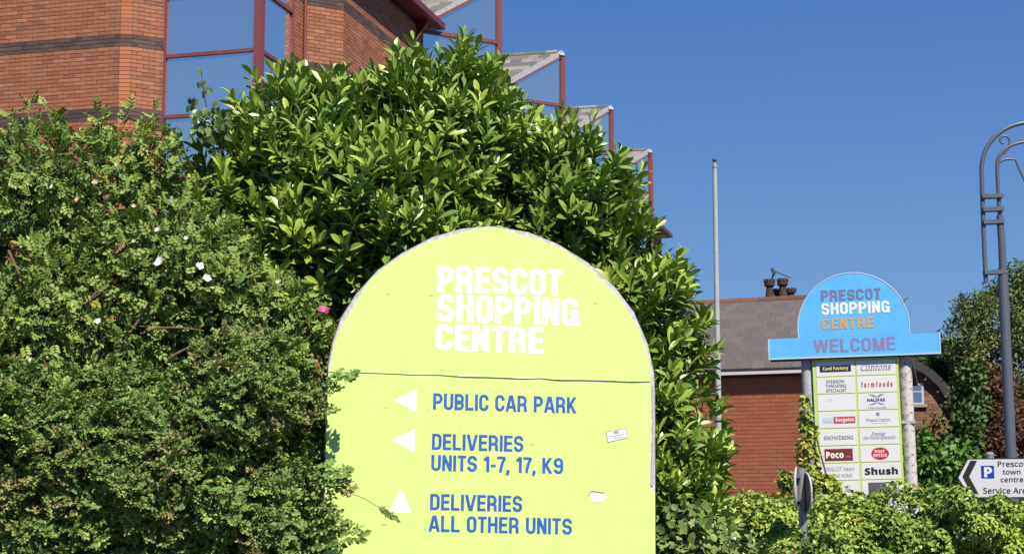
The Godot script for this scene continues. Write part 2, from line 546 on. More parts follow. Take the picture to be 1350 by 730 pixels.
func build_centre() -> void:
	var b := thing("shopping_centre_building", "red brick building with red framed mirror glass bays behind the laurel", "building", Vector3.ZERO)
	var mortar := mat(Color(0.085, 0.055, 0.045), 0.95)
	var frame := speckled(Color(0.195, 0.052, 0.052), Color(0.215, 0.062, 0.06), 1.5, 0.5, 14)
	var frame_dark := mat(Color(0.16, 0.018, 0.025), 0.4)
	var glass := mat(Color(0.90, 0.93, 0.86), 0.03, 0.95)
	var lead := speckled(Color(0.30, 0.30, 0.32), Color(0.42, 0.42, 0.44), 3.0, 0.6, 9)
	var A := -16.0; var B := 30.0; var D := 75.3
	var q0 := flat(157, 32.0)
	var a0 := q0 - Vector2(cos(deg_to_rad(A)), sin(deg_to_rad(A))) * 5.6
	var q1 := hit(q0, 7.0, 173)
	var p1 := hit(q1, B, 217)
	var p2 := hit(p1, A, 341)
	var p3 := hit(p2, D, 384)
	var p4 := hit(p3, D, 400)
	var p5 := hit(p4, B, 452)
	var p6 := hit(p5, D, 557)
	var p7 := hit(p6, B, 657)
	var ud := Vector2(cos(deg_to_rad(D)), sin(deg_to_rad(D)))
	var inward := Vector2(-ud.y, ud.x)
	var period := p7.y * 0.1535 / ud.y
	# brick walls
	for w in [[a0, q0, 3.0, TOP], [q1, p1, 3.0, TOP], [p3, p4, 3.0, TOP], [p4, p5, 3.0, TOP], [p5, p6, 3.0, TOP - 0.05]]:
		var xf := wall_body("wall", w[0], w[1], 0.0, w[3], mortar, b)
		course_bricks(xf, w[0].distance_to(w[1]), w[2], w[3])
	course_bricks(wall_body("wall", q0, q1, 0.0, TOP, mortar, b), q0.distance_to(q1), 3.0, TOP, true)
	# the body that closes the building behind its facade
	var st := begin()
	var far_end := p6 + ud * (period * 4.75)
	var plan := PackedVector2Array([a0 + Vector2(0, 0.5), q0 + Vector2(0.1, 0.5), p5 + inward * 0.35, far_end + inward * 0.3, far_end + inward * 9.0, a0 + Vector2(-2.0, 12.0)])
	prism(st, plan, 0.0, TOP - 0.02)
	part("rear_block", st.commit(), speckled(Color(0.22, 0.09, 0.055), Color(0.30, 0.13, 0.08), 1.0, 0.9, 21), b, Transform3D(Basis(Vector3(1, 0, 0), Vector3(0, 0, -1), Vector3(0, 1, 0)), Vector3.ZERO))
	# first glass bay: front panes, side panes, corner posts, rails
	var rails := []
	var rel := 10.17
	for k in 6: rails.append(rel + 1.13 * (2 - k))
	var glazed := func(called: String, s: Vector2, e: Vector2, lo: float, hi: float, levels: Array) -> void:
		var xf := wall_frame(s, e)
		var len_ := s.distance_to(e)
		var marks := [hi]
		for l in levels:
			if l < hi - 0.1 and l > lo + 0.1: marks.append(l)
		marks.append(lo)
		for i in marks.size() - 1:
			part(called, box_mesh(Vector3(0.03, marks[i + 1], -0.03), Vector3(len_ - 0.03, marks[i], -0.012)), glass, b, xf)
			if i > 0:
				part("rail", box_mesh(Vector3(0.02, marks[i] - 0.032, -0.028), Vector3(len_ - 0.02, marks[i] + 0.032, 0.03)), frame, b, xf)
	glazed.call("window_pane", p1, p2, 3.0, TOP, rails)
	glazed.call("window_pane", p2, p3, 3.0, TOP, rails)
	for s in [[p1, 0.075, 0.0], [p2, 0.15, 0.02], [p3, 0.06, 0.0]]:
		var xf := wall_frame(p1, p2)
		xf.origin = v3(s[0], 0)
		var w: float = s[1]
		part("frame_post", box_mesh(Vector3(-w * 0.55, 2.9, -w * 0.6), Vector3(w * 0.45, TOP, w * 0.35)), frame, b, xf)
	var pipe := v3(p4, 0) + Vector3(0.03, 0, 0.06)
	part("downpipe", tube_mesh([pipe + Vector3.UP * 1.0, pipe + Vector3.UP * TOP], 0.034, 0.034, 10), frame, b)
	# eaves over the receding wall: soffit, gutter, bracket
	var ex := wall_frame(p5, far_end)
	var el := p5.distance_to(far_end)
	part("soffit", box_mesh(Vector3(-0.12, TOP - 0.02, -0.2), Vector3(el + 0.2, TOP + 0.03, 0.30)), frame_dark, b, ex)
	part("gutter", box_mesh(Vector3(-0.12, TOP - 0.01, 0.301), Vector3(el + 0.2, TOP + 0.13, 0.40)), frame_dark, b, ex)
	var rs := begin()
	var up := 3.4
	quad(rs, ex * Vector3(-0.12, TOP + 0.12, 0.32), ex * Vector3(el + 0.2, TOP + 0.12, 0.32), ex * Vector3(el + 0.2, TOP + 0.5, -up), ex * Vector3(-0.12, TOP + 0.5, -up), Vector3.UP)
	part("roof", rs.commit(), speckled(Color(0.10, 0.095, 0.09), Color(0.2, 0.19, 0.18), 2.0, 0.9, 12), b)
	var bl := p5.distance_to(p6)
	var br := begin()
	prism(br, PackedVector2Array([Vector2(0, 0), Vector2(0.26, 0), Vector2(0.26, -0.06), Vector2(0.0, -0.42)]), -0.05, 0.05)
	part("eaves_bracket", br.commit(), frame_dark, b, ex * Transform3D(Basis(Vector3(0, 0, 1), Vector3(0, 1, 0), Vector3(-1, 0, 0)), Vector3(bl - 0.45, TOP - 0.021, 0.002)))
	# the row of pointed glass bays along the receding side
	var low := TOP + 0.04
	var high := 13.95
	var reach := p7 - p6
	var ret := p6 + ud * (reach.dot(ud) * 2.0)
	var slate_tones := [mat(Color(0.15, 0.14, 0.135), 0.85), mat(Color(0.20, 0.19, 0.175), 0.85), mat(Color(0.115, 0.11, 0.11), 0.8), mat(Color(0.25, 0.235, 0.20), 0.9)]
	var slate := box_mesh(Vector3(-0.145, 0, 0), Vector3(0.145, 0.32, 0.012))
	for k in 4:
		var off := ud * (period * k)
		var s0 := p6 + off; var s1 := p7 + off; var s2 := ret + off
		for side in [[s0, s1], [s1, s2]]:
			var first: bool = side[0] == s0
			var xf := wall_frame(side[0], side[1])
			var ln: float = side[0].distance_to(side[1])
			var h0 := low if first else high; var h1 := high if first else low
			var rail_y := TOP - 0.12
			# upper sloping pane and the panes under it
			var poly := PackedVector2Array([Vector2(0.02, rail_y), Vector2(ln - 0.02, rail_y), Vector2(ln - 0.02, h1 - 0.02), Vector2(0.02, h0 - 0.02)])
			if absf(poly[3].y - poly[0].y) < 0.06: poly[3].y = rail_y + 0.06
			if absf(poly[2].y - poly[1].y) < 0.06: poly[2].y = rail_y + 0.06
			part("window_pane", prism_mesh(poly, -0.03, -0.012), glass, b, xf)
			for j in 3:
				part("window_pane", box_mesh(Vector3(0.02, rail_y - 2.2 * (j + 1), -0.03), Vector3(ln - 0.02, rail_y - 2.2 * j, -0.012)), glass, b, xf)
				part("rail", box_mesh(Vector3(0.02, rail_y - 2.2 * j - 0.04, -0.028), Vector3(ln - 0.02, rail_y - 2.2 * j + 0.04, 0.035)), frame, b, xf)
			# raking trim, lead flashing
			var ts := begin()
			bar(ts, xf * Vector3(0, h0 - 0.03, 0.0), xf * Vector3(ln, h1 - 0.03, 0.0), 0.07, 0.05)
			part("raking_rail", ts.commit(), frame, b)
			var fs := begin()
			bar(fs, xf * Vector3(-0.05, h0 + 0.035, -0.04), xf * Vector3(ln + 0.02, h1 + 0.075, -0.04), 0.16, 0.10 if k == 0 else 0.13)
			part("flashing", fs.commit(), lead, b)
		var ps := wall_frame(s0, s1)
		ps.origin = v3(s1, 0)
		part("frame_post", box_mesh(Vector3(-0.05, 2.0, -0.05), Vector3(0.075, high - 0.03, 0.05)), frame, b, ps)
		# small pitched roof: ridge runs back into the building, slates on the side that shows
		var ridge0 := v3(s1, high + 0.06); var ridge1 := v3(s1 + inward * (reach.length() * 0.72 + 1.9), high + 0.06)
		var e0 := v3(s0, low + 0.05); var e1 := v3(s0 + inward * 1.9, low + 0.05)
		var f0 := v3(s2, low + 0.05); var f1 := v3(s2 + inward * 1.9, low + 0.05)
		var rf := begin()
		var n0 := (ridge1 - ridge0).cross(e0 - ridge0).normalized()
		if n0.y < 0: n0 = -n0
		quad(rf, e0, ridge0, ridge1, e1, n0)
		var n1 := (ridge1 - ridge0).cross(f0 - ridge0).normalized()
		if n1.y < 0: n1 = -n1
		quad(rf, f0, ridge0, ridge1, f1, n1)
		var roof := part("bay_roof", rf.commit(), slate_tones[0], b)
		var along := (ridge1 - ridge0).normalized()
		var down := n0.cross(along).normalized()
		if down.y > 0: down = -down
		var basis_ := Basis(along, -down, along.cross(-down))
		if basis_.z.y < 0: basis_ = Basis(-along, -down, (-along).cross(-down))
		var hyp := (e1 - e0).length() + 2.2
		var slope := absf((e0 - ridge0).dot(down))
		var row := 0
		var dd := 0.17
		while dd < slope:
			var x := 0.29 * 0.5 * (row % 2)
			while x < ridge0.distance_to(ridge1) - 0.1:
				var edge := dd / slope * (e0 - ridge0).dot(along)
				if x > edge + 0.05 and x < edge + hyp:
					var tilt := Basis(basis_.x, 0.03)
					part("slate", slate, slate_tones[rng.randi() % 4], roof, Transform3D(tilt * basis_, ridge0 + along * x + down * dd + n0 * 0.004))
				x += 0.295
			row += 1
			dd += 0.15 if k == 0 else 0.2
		var rc := begin()
		bar(rc, ridge0 + along * 0.03, ridge1, 0.09, 0.05)
		part("ridge_cap", rc.commit(), slate_tones[2], b)
		# brick wall between this bay and the next
		var w0 := s2; var w1 := p6 + off + ud * period
		if k == 3: w1 = far_end
		course_bricks(wall_body("wall", w0, w1, 0.0, TOP - 0.05, mortar, b), w0.distance_to(w1), 6.0, TOP - 0.05)
	# bricks: the 300 that show largest one by one, the others joined
	var tones := [Color(0.325, 0.128, 0.068), Color(0.285, 0.112, 0.062), Color(0.35, 0.14, 0.074), Color(0.25, 0.105, 0.063), Color(0.33, 0.138, 0.08), Color(0.37, 0.16, 0.093)]
	var weights := [0, 0, 0, 1, 1, 2, 2, 3, 4, 4, 5]
	var darks := [Color(0.085, 0.058, 0.052), Color(0.11, 0.072, 0.062), Color(0.066, 0.048, 0.048)]
	var quoins := [Color(0.46, 0.16, 0.07), Color(0.40, 0.135, 0.063), Color(0.43, 0.165, 0.078)]
	var brick_mats := []
	for c in tones + darks + quoins: brick_mats.append(mat(c, 0.9))
	for q in bricks:
		var p: Vector2 = project(q[1].origin)
		var e: Vector2 = project(q[1] * Vector3(q[2], 0.065, 0))
		var seen := p.x > -4 and p.x < 560 and p.y > -2 and p.y < (150 if p.x < 225 else 95)
		q[0] = absf(e.x - p.x) * (1.0 if seen else 0.0)
	bricks.sort_custom(func(a, c): return a[0] > c[0])
	var unit := box_mesh(Vector3(0, 0, -0.012), Vector3(1, 0.065, 0.006))
	var rest := begin()
	for i in bricks.size():
		var q: Array = bricks[i]
		var t: int = weights[rng.randi() % weights.size()] if q[3] == 0 else 6 + rng.randi() % 3 if q[3] == 1 else 9 + rng.randi() % 3
		if i < 300 and q[0] > 1.0:
			part("brick", unit, brick_mats[t], b, q[1].scaled_local(Vector3(q[2], 1, 1)))
		else:
			var c: Color = (tones + darks + quoins)[t]
			var j := rng.randf_range(0.88, 1.12)
			add_box(rest, q[1], Vector3(0, 0, -0.012), Vector3(q[2], 0.065, 0.006), Color(c.r * j, c.g * j, c.b * j), false)
	var o := part("brickwork", rest.commit(), vmat(0.9), b)
	o.set_meta("kind", "stuff")

# ---------------------------------------------------------------- house with the slate roof
func joined_bricks(st: SurfaceTool, xf: Transform3D, length: float, y0: float, y1: float, tones: Array, keep = null) -> void:
	var k := 0
	var y := y0
	while y < y1 - 0.06:
		var x := -0.1125 * (k % 2)
		while x < length - 0.02:
			var a := maxf(x, 0.0); var b := minf(x + BR, length)
			if b - a > 0.03 and (keep == null or keep.call((a + b) / 2, y + 0.03)):
				var c: Color = tones[rng.randi() % tones.size()]
				add_box(st, xf, Vector3(a, y, -0.01), Vector3(b, y + 0.066, 0.004 + rng.randf() * 0.002), c, false)
			x += BR + 0.009
		y += CO
		k += 1

func build_slate_house() -> void:
	var h := thing("slate_roof_house", "plain red brick house with grey slate roof and two chimney pots", "house")
	var yaw := deg_to_rad(22.0)
	var e := at(1004, 489, 35.0)
	var dirx := Vector3(cos(yaw), 0, sin(yaw))      # to the right and nearer
	var left := e - dirx * 3.2
	var frame := Transform3D(Basis(dirx, Vector3.UP, dirx.cross(Vector3.UP)), Vector3(left.x, 0, left.z))
	var len_ := 5.35
	var ev := e.y
	part("wall", box_mesh(Vector3(0, 0, -0.22), Vector3(len_, ev, 0)), mat(Color(0.27, 0.11, 0.065), 0.95), h, frame)
	var st := begin()
	joined_bricks(st, frame, len_, 1.2, ev - 0.06, [Color(0.33, 0.108, 0.052), Color(0.31, 0.10, 0.049), Color(0.345, 0.115, 0.056), Color(0.295, 0.096, 0.048), Color(0.33, 0.112, 0.057)])
	part("brickwork", st.commit(), vmat(0.9), h).set_meta("kind", "stuff")
	var run := 2.15; var rise := 1.52
	var up := Vector3(0, rise, -run).normalized()
	var nrm := Vector3(0, run, rise).normalized()
	# gable ends and rear wall
	var gs := begin()
	var gable := PackedVector2Array([Vector2(0.22, 0), Vector2(2 * run - 0.2, 0), Vector2(2 * run - 0.2, ev), Vector2(run, ev + rise - 0.12), Vector2(0.22, ev)])
	prism(gs, gable, -len_ + 0.01, -0.01)
	part("end_wall", gs.commit(), speckled(Color(0.25, 0.08, 0.045), Color(0.30, 0.11, 0.06), 2.0, 0.95, 31), h, frame * Transform3D(Basis(Vector3(0, 0, -1), Vector3(0, 1, 0), Vector3(1, 0, 0)), Vector3(len_, 0, 0)) if false else frame * Transform3D(Basis(Vector3(0, 0, -1), Vector3.UP, Vector3(1, 0, 0)), Vector3(len_, 0, 0)))
	# roof boards under the slates, front and back
	var eave := Vector3(0, ev - 0.02, 0.16)
	var slope_len := sqrt(run * run + rise * rise) + 0.16
	var roof_xf := frame * Transform3D(Basis(Vector3.RIGHT, up, nrm), eave + Vector3(-0.1, 0.05, 0))
	var roof := part("roof", box_mesh(Vector3(0, 0, -0.06), Vector3(len_ + 0.2, slope_len - 0.05, -0.01)), mat(Color(0.06, 0.055, 0.055), 0.9), h, roof_xf)
	part("rear_roof", box_mesh(Vector3(0, 0, -0.06), Vector3(len_ + 0.2, slope_len, 0.0)), mat(Color(0.09, 0.08, 0.08), 0.9), h, frame * Transform3D(Basis(Vector3.LEFT, Vector3(0, rise, run).normalized(), Vector3(0, run, -rise).normalized()), Vector3(len_ + 0.1, ev + 0.02, -2 * run - 0.16)))
	var tones := []
	for c in [Color(0.112, 0.096, 0.096), Color(0.105, 0.09, 0.091), Color(0.118, 0.10, 0.098), Color(0.10, 0.087, 0.088), Color(0.128, 0.108, 0.103)]: tones.append(mat(c, 0.75))
	var rows := 14
	var ex := (slope_len - 0.1) / rows
	var w := 0.262
	for r in rows:
		var x := -0.5 * w * (r % 2)
		while x < len_ + 0.2 - 0.02:
			var a := maxf(x, 0.0); var b := minf(x + w - 0.006, len_ + 0.2)
			if b - a > 0.04:
				var y := r * ex + rng.randf_range(-0.006, 0.006)
				part("slate", SLATE, tones[rng.randi() % tones.size()], roof, Transform3D(Basis(Vector3.RIGHT, 0.10).scaled(Vector3(1, 1, 1)) * Basis(Vector3(b - a, 0, 0), Vector3(0, ex * 1.25, 0), Vector3(0, 0, 1)), Vector3(a, y, 0.0)))
			x += w
	# clay ridge tiles
	var rt := mat(Color(0.165, 0.072, 0.046), 0.9); var rt2 := mat(Color(0.125, 0.06, 0.042), 0.9)
	var n := 14
	for i in n:
		var ts := begin()
		var l := (len_ + 0.2) / n
		tube(ts, [Vector3(i * l - 0.1 + 0.004, ev + rise + 0.07, -run + 0.03), Vector3((i + 1) * l - 0.1 - 0.004, ev + rise + 0.07 + rng.randf_range(0, 0.008), -run + 0.03)], 0.125, 0.125, 10)
		part("ridge_tile", ts.commit(), rt if rng.randf() < 0.6 else rt2, h, frame)
	part("gutter", box_mesh(Vector3(-0.12, ev - 0.075, 0.12), Vector3(len_ + 0.1, ev - 0.018, 0.225)), mat(Color(0.62, 0.60, 0.58), 0.5), h, frame)
	part("fascia", box_mesh(Vector3(-0.1, ev - 0.12, 0.006), Vector3(len_ + 0.1, ev - 0.03, 0.04)), mat(Color(0.05, 0.035, 0.03), 0.8), h, frame)
	# chimney stack behind the ridge, crowned pots and the aerial
	var base := frame.affine_inverse() * at(1025, 408, 37.8)
	var chim := part("chimney", box_mesh(Vector3(-0.28, 3.2, -0.25), Vector3(0.28, ev + rise + 0.18, 0.18)), speckled(Color(0.14, 0.06, 0.04), Color(0.2, 0.085, 0.05), 3.0, 0.95, 33), h, frame * Transform3D(Basis.IDENTITY, Vector3(base.x, 0, -run - 0.42)))
	var pot_mat := mat(Color(0.055, 0.036, 0.03), 0.85)
	for q in [[1016.5, 1.0, 0.0], [1035.5, 1.0, 0.0], [1026.0, 0.5, -0.14], [1044.5, 0.5, -0.14]]:
		var x: float = (frame.affine_inverse() * at(q[0], 395, 37.6)).x - base.x
		var s: float = q[1]
		var ps := begin()
		var c := Vector3(x, ev + rise + 0.17, 0.02 + q[2])
		lathe(ps, c, [[0.105, 0.0], [0.09, 0.08 * s], [0.07, 0.27 * s], [0.08, 0.29 * s], [0.112, 0.31 * s], [0.115, 0.38 * s], [0.10, 0.385 * s], [0.06, 0.39 * s]], 12)
		for k in 7:
			var a := TAU * k / 7
			add_box(ps, Transform3D(Basis(Vector3.UP, -a), c + Vector3(cos(a) * 0.098, 0.38 * s, sin(a) * 0.098)), Vector3(-0.02, 0, -0.03), Vector3(0.02, 0.06, 0.03))
		part("chimney_pot", ps.commit(), pot_mat, chim)
	part("wall_top", box_mesh(Vector3(0, ev - 0.03, -0.2), Vector3(len_, ev + 0.04, 0.05)), mat(Color(0.1, 0.06, 0.05), 0.9), h, frame)
	var metal := mat(Color(0.10, 0.10, 0.105), 0.5, 0.4)
	var an := thing("television_aerial", "thin television aerial strapped beside the two chimney pots", "aerial", at(1012, 403, 37.7))
	var p := func(px, py): return at(px, py, 37.7) - an.position
	part("mast", tube_mesh([p.call(1012.5, 408), p.call(1014, 383), p.call(1021, 358)], 0.028, 0.024, 6), metal, an)
	part("boom", tube_mesh([p.call(1018.5, 356), p.call(1043.5, 366)], 0.016, 0.016, 6), metal, an)
	part("stay", tube_mesh([p.call(1009, 404), p.call(1012, 373), p.call(1019, 371)], 0.009, 0.009, 5), metal, an)
	for k in 9:
		var c: Vector3 = (p.call(1019.5, 356.4) as Vector3).lerp(p.call(1043, 365.8), k / 8.0)
		part("element", tube_mesh([c + Vector3(0.02, 0.01, -0.12), c + Vector3(-0.02, -0.01, 0.12)], 0.006, 0.006, 5), metal, an)
	part("reflector", box_mesh(Vector3(-0.03, -0.07, -0.05), Vector3(0.03, 0.07, 0.05)), metal, an, Transform3D(Basis(Vector3.BACK, 0.4), p.call(1020, 357.5)))
	part("clamp", box_mesh(Vector3(-0.04, -0.02, -0.03), Vector3(0.05, 0.02, 0.03)), metal, an, Transform3D(Basis(Vector3.BACK, 0.3), p.call(1017, 373)))

var SLATE := box_mesh(Vector3(0, 0, -0.004), Vector3(1, 1, 0.022))

# ---------------------------------------------------------------- gable house far right
func build_gable_house() -> void:
	var h := thing("gable_house", "small brick house with dark curved gable roof behind the ivy", "house")
	var d := 42.0
	var o := at(1160, 560, d)
	var xf := Transform3D(Basis(Vector3.UP, deg_to_rad(-6.0)), Vector3(o.x, 0, -d))
	var P := func(px, py): return onplane(xf, 0.0, px, py)
	var half := PackedVector2Array()
	for q in [[1160, 458], [1182, 467], [1203, 481], [1222, 492], [1238, 506], [1250, 524], [1263, 546]]: half.append(P.call(q[0], q[1]))
	var outline := PackedVector2Array()
	for p in half: outline.append(p)
	var rx: float = half[6].x - 0.12
	outline.append(Vector2(rx, 0.0)); outline.append(Vector2(-rx, 0.0))
	for i in range(6, 0, -1): outline.append(Vector2(-half[i].x, half[i].y))
	part("wall", prism_mesh(outline, -7.0, -0.02), mat(Color(0.16, 0.11, 0.09), 0.95), h, xf)
	var win_lo: Vector2 = P.call(1199, 531); var win_hi: Vector2 = P.call(1216.5, 506)
	var st := begin()
	var inside := func(x, y): return Geometry2D.is_point_in_polygon(Vector2(x + half[6].x * -1.0, y), outline) and not (x - half[6].x > win_lo.x - 0.12 and x - half[6].x < win_hi.x + 0.12 and y > win_lo.y - 0.06 and y < win_hi.y + 0.05)
	joined_bricks(st, xf * Transform3D(Basis.IDENTITY, Vector3(-half[6].x, 0, -0.02)), half[6].x * 2.0, 1.8, half[0].y, [Color(0.26, 0.12, 0.08), Color(0.21, 0.10, 0.07), Color(0.30, 0.15, 0.10), Color(0.19, 0.10, 0.08), Color(0.24, 0.14, 0.10)], inside)
	part("brickwork", st.commit(), vmat(0.9), h).set_meta("kind", "stuff")
	var dark := mat(Color(0.035, 0.032, 0.035), 0.7)
	for s in [1.0, -1.0]:
		var rs := begin(); var bs := begin()
		for i in 6:
			var a := Vector3(half[i].x * s, half[i].y, 0); var b := Vector3(half[i + 1].x * s, half[i + 1].y, 0)
			var n := (b - a).cross(Vector3.BACK).normalized()
			if n.y < 0: n = -n
			for st2 in [[rs, -7.1, 0.05, 0.07], [bs, 0.051, 0.16, 0.13]]:
				var q: SurfaceTool = st2[0]
				var poly := [a, b, b + n * st2[3], a + n * st2[3]]
				if q == bs: poly = [a - n * 0.06, b - n * 0.06, b + n * st2[3], a + n * st2[3]]
				var z0 := Vector3(0, 0, st2[1]); var z1 := Vector3(0, 0, st2[2])
				quad(q, poly[0] + z1, poly[1] + z1, poly[2] + z1, poly[3] + z1, Vector3.BACK)
				quad(q, poly[2] + z0, poly[3] + z0, poly[3] + z1, poly[2] + z1, n)
				quad(q, poly[0] + z0, poly[1] + z0, poly[1] + z1, poly[0] + z1, -n)
		part("roof", rs.commit(), speckled(Color(0.05, 0.048, 0.05), Color(0.09, 0.085, 0.085), 2.0, 0.85, 41), h, xf)
		part("bargeboard", bs.commit(), dark, h, xf)
	var wf := part("window", box_mesh(Vector3(win_lo.x - 0.03, win_lo.y - 0.03, -0.1), Vector3(win_hi.x + 0.03, win_hi.y + 0.03, 0.0)), mat(Color(0.5, 0.5, 0.5), 0.5), h, xf)
	var gm := mat(Color(0.32, 0.38, 0.45), 0.06, 0.85)
	var mid := lerpf(win_lo.y, win_hi.y, 0.62)
	part("pane", box_mesh(Vector3(win_lo.x + 0.02, win_lo.y + 0.02, 0.001), Vector3(win_hi.x - 0.02, mid - 0.02, 0.01)), gm, wf)
	part("pane", box_mesh(Vector3(win_lo.x + 0.02, mid + 0.02, 0.001), Vector3(win_hi.x - 0.02, win_hi.y - 0.02, 0.01)), gm, wf)
	var fb := P.call(1206, 487) as Vector2
	part("sill", box_mesh(Vector3(win_lo.x - 0.1, win_lo.y - 0.1, -0.05), Vector3(win_hi.x + 0.1, win_lo.y - 0.032, 0.06)), mat(Color(0.3, 0.28, 0.25), 0.8), h, xf)
	part("gable_board", prism_mesh(PackedVector2Array([fb + Vector2(-0.35, 0.02), fb + Vector2(-0.35, -0.06), fb + Vector2(0.22, -0.06), fb + Vector2(0.10, 0.0)]), 0.0, 0.03), mat(Color(0.55, 0.55, 0.54), 0.6), h, xf)
	var c0: Vector2 = P.call(1191, 478); var c1: Vector2 = P.call(1210, 462)
	part("chimney", box_mesh(Vector3(c0.x, c0.y - 1.0, -1.6), Vector3(c1.x, c1.y + 0.1, -1.0)), speckled(Color(0.22, 0.07, 0.04), Color(0.30, 0.11, 0.06), 3.0, 0.95, 42), h, xf)
	var metal := mat(Color(0.08, 0.08, 0.085), 0.5, 0.3)
	var an := thing("television_aerial", "curved aerial tip showing right of the blue sign disc", "aerial", at(1193, 462, 43.2))
	var pp := func(px, py): return at(px, py, 43.2) - an.position
	part("mast", tube_mesh([pp.call(1193, 466), pp.call(1190, 405)], 0.022, 0.02, 6), metal, an)
	part("boom", tube_mesh([pp.call(1188, 400), pp.call(1193, 395.5), pp.call(1198.5, 392)], 0.014, 0.012, 6), metal, an)
	part("reflector", tube_mesh([pp.call(1190, 405), pp.call(1192.5, 398), pp.call(1193, 394)], 0.02, 0.015, 6), metal, an)

# ---------------------------------------------------------------- lime sign
func build_green_sign() -> void:
	var bs := Basis(Vector3.UP, deg_to_rad(6.0)) * Basis(Vector3.RIGHT, deg_to_rad(-3.5)) * Basis(Vector3.BACK, -0.021)
	var root := thing("car_park_sign", "tall lime green round-topped sign with white and blue lettering", "sign", Vector3(-0.175, 0.05, -9.0), bs)
	var xf := root.transform
	var P := func(q: Array) -> Vector2: return onplane(xf, 0.0, q[0], q[1])
	var outer := [[425.5, 730], [430, 560], [432, 505], [432.6, 482], [439, 450.6], [450, 419], [470, 387.6], [498.7, 356], [530, 334], [571, 312.7], [609, 302], [645, 298.5], [660, 300], [696.7, 306.4], [734.5, 321.5], [775.4, 346.7], [810, 378], [835.3, 411], [854, 453.8], [862, 491.6], [863.2, 520], [864, 730]]
	var plate := PackedVector2Array()
	for q in outer: plate.append(P.call(q))
	var bl := plate[0]; var br := plate[plate.size() - 1]
	var foot := 0.42
	plate.append(Vector2(br.x + 0.004, foot)); plate.insert(0, Vector2(bl.x - 0.02, foot))
	var alu := speckled(Color(0.40, 0.39, 0.42), Color(0.62, 0.60, 0.64), 6.0, 0.5, 51)
	part("panel", prism_mesh(plate, -0.055, 0.0), alu, root)
	# thin aluminium edging round the arch
	var es := begin()
	var loop := []
	for p in plate: loop.append(Vector3(p.x, p.y, -0.02))
	tube(es, loop, 0.0075, 0.0075, 6)
	part("edging", es.commit(), mat(Color(0.36, 0.35, 0.36), 0.45, 0.6), root)
	for x in [bl.x + 0.25, br.x - 0.25]:
		part("post", tube_mesh([Vector3(x, -0.3, -0.10), Vector3(x, 2.6, -0.10)], 0.045, 0.045, 12), mat(Color(0.3, 0.3, 0.31), 0.5, 0.5), root)
	# lime film in two sheets with a split between them
	var lime := film_material()
	var upper := PackedVector2Array()
	for q in [[433.8, 489], [439.8, 455], [449, 432], [467, 403], [486, 370], [514.5, 346.7], [555, 323.5], [590, 311.5], [615, 305], [640, 300], [648, 299.6], [659, 301.2], [703, 313.6], [744, 329], [781.7, 357.7], [816.4, 392], [841.6, 431.7], [857, 476], [858.4, 502.5]]: upper.append(P.call(q))
	var split := [[858, 503], [830, 502.3], [790, 501], [762, 500.6], [735, 500], [712, 498.6], [690, 498.6], [665, 497.4], [640, 496.8], [610, 495.8], [580, 494.2], [545, 493.2], [500, 491.4], [434, 490]]
	for q in split: upper.append(P.call([q[0] - 0.3, q[1] - 0.4]))
	part("upper_film", prism_mesh(upper, 0.001, 0.003), lime, root)
	var lower := PackedVector2Array()
	for i in range(split.size() - 1, -1, -1):
		var q: Array = split[i]
		lower.append(P.call([q[0], q[1] + 1.5 + (1.3 if q[0] > 720 else 0.0) + (0.8 if q[0] > 600 and q[0] < 700 else 0.0) + rng.randf_range(-0.3, 0.3)]))
	for q in [[858.5, 560], [857.5, 600], [857, 640], [859, 645], [863.4, 649], [864, 730]]: lower.append(P.call(q))
	lower.append(Vector2(br.x, foot + 0.01)); lower.append(Vector2(bl.x - 0.015, foot + 0.01))
	lower.append(P.call([425.9, 730])); lower.append(P.call([430.3, 560])); lower.append(P.call([432.3, 505]))
	part("lower_film", prism_mesh(lower, 0.001, 0.0026), lime, root)
	# the lifted lip of the upper sheet along the split, and a second lifted edge of film on the right side
	var ls := begin()
	for i in split.size() - 1:
		var a := P.call([split[i][0], split[i][1] - 1.0]) as Vector2; var b := P.call([split[i + 1][0], split[i + 1][1] - 1.0]) as Vector2
		var ha := 0.002 + 0.004 * absf(sin(i * 1.9)); var hb := 0.002 + 0.004 * absf(sin((i + 1) * 1.9))
		var va := Vector3(a.x, a.y, 0.0035); var vb := Vector3(b.x, b.y, 0.0035)
		quad(ls, va, vb, vb + Vector3(0, -hb, hb * 0.8), va + Vector3(0, -ha, ha * 0.8), Vector3(0, 0.5, 0.86))
	part("lifted_edge", ls.commit(), lime, root)
	var ss := begin()
	var strip := [[858.6, 508], [860.5, 560], [859.5, 600], [858, 640]]
	for i in 3:
		var a := P.call(strip[i]) as Vector2; var b := P.call(strip[i + 1]) as Vector2
		quad(ss, Vector3(a.x, a.y, 0.003), Vector3(b.x, b.y, 0.003), Vector3(b.x + 0.012, b.y, 0.011), Vector3(a.x + 0.012, a.y, 0.011), Vector3(-0.5, 0, 0.86))
	part("lifted_edge", ss.commit(), mat(Color(0.55, 0.55, 0.57), 0.6), root)
	# lettering
	var white := mat(Color(0.82, 0.82, 0.84), 0.5)
	var blue := speckled(Color(0.018, 0.085, 0.40), Color(0.035, 0.13, 0.50), 3.0, 0.5, 52)
	var put := func(words: String, t: float, gap: float, m: Material, tl: Array, brr: Array) -> void:
		var a := P.call(tl) as Vector2; var b := P.call(brr) as Vector2
		capitals(root, words, t, gap, m, Vector2(a.x, b.y), Vector2(b.x, a.y), 0.0028)
	put.call("PRESCOT", 0.205, 0.055, white, [576.5, 349.8], [741.2, 391.0])
	put.call("SHOPPING", 0.205, 0.055, white, [575.9, 387.4], [763.2, 430.0])
	put.call("CENTRE", 0.205, 0.055, white, [574.3, 427.2], [716.8, 466.2])
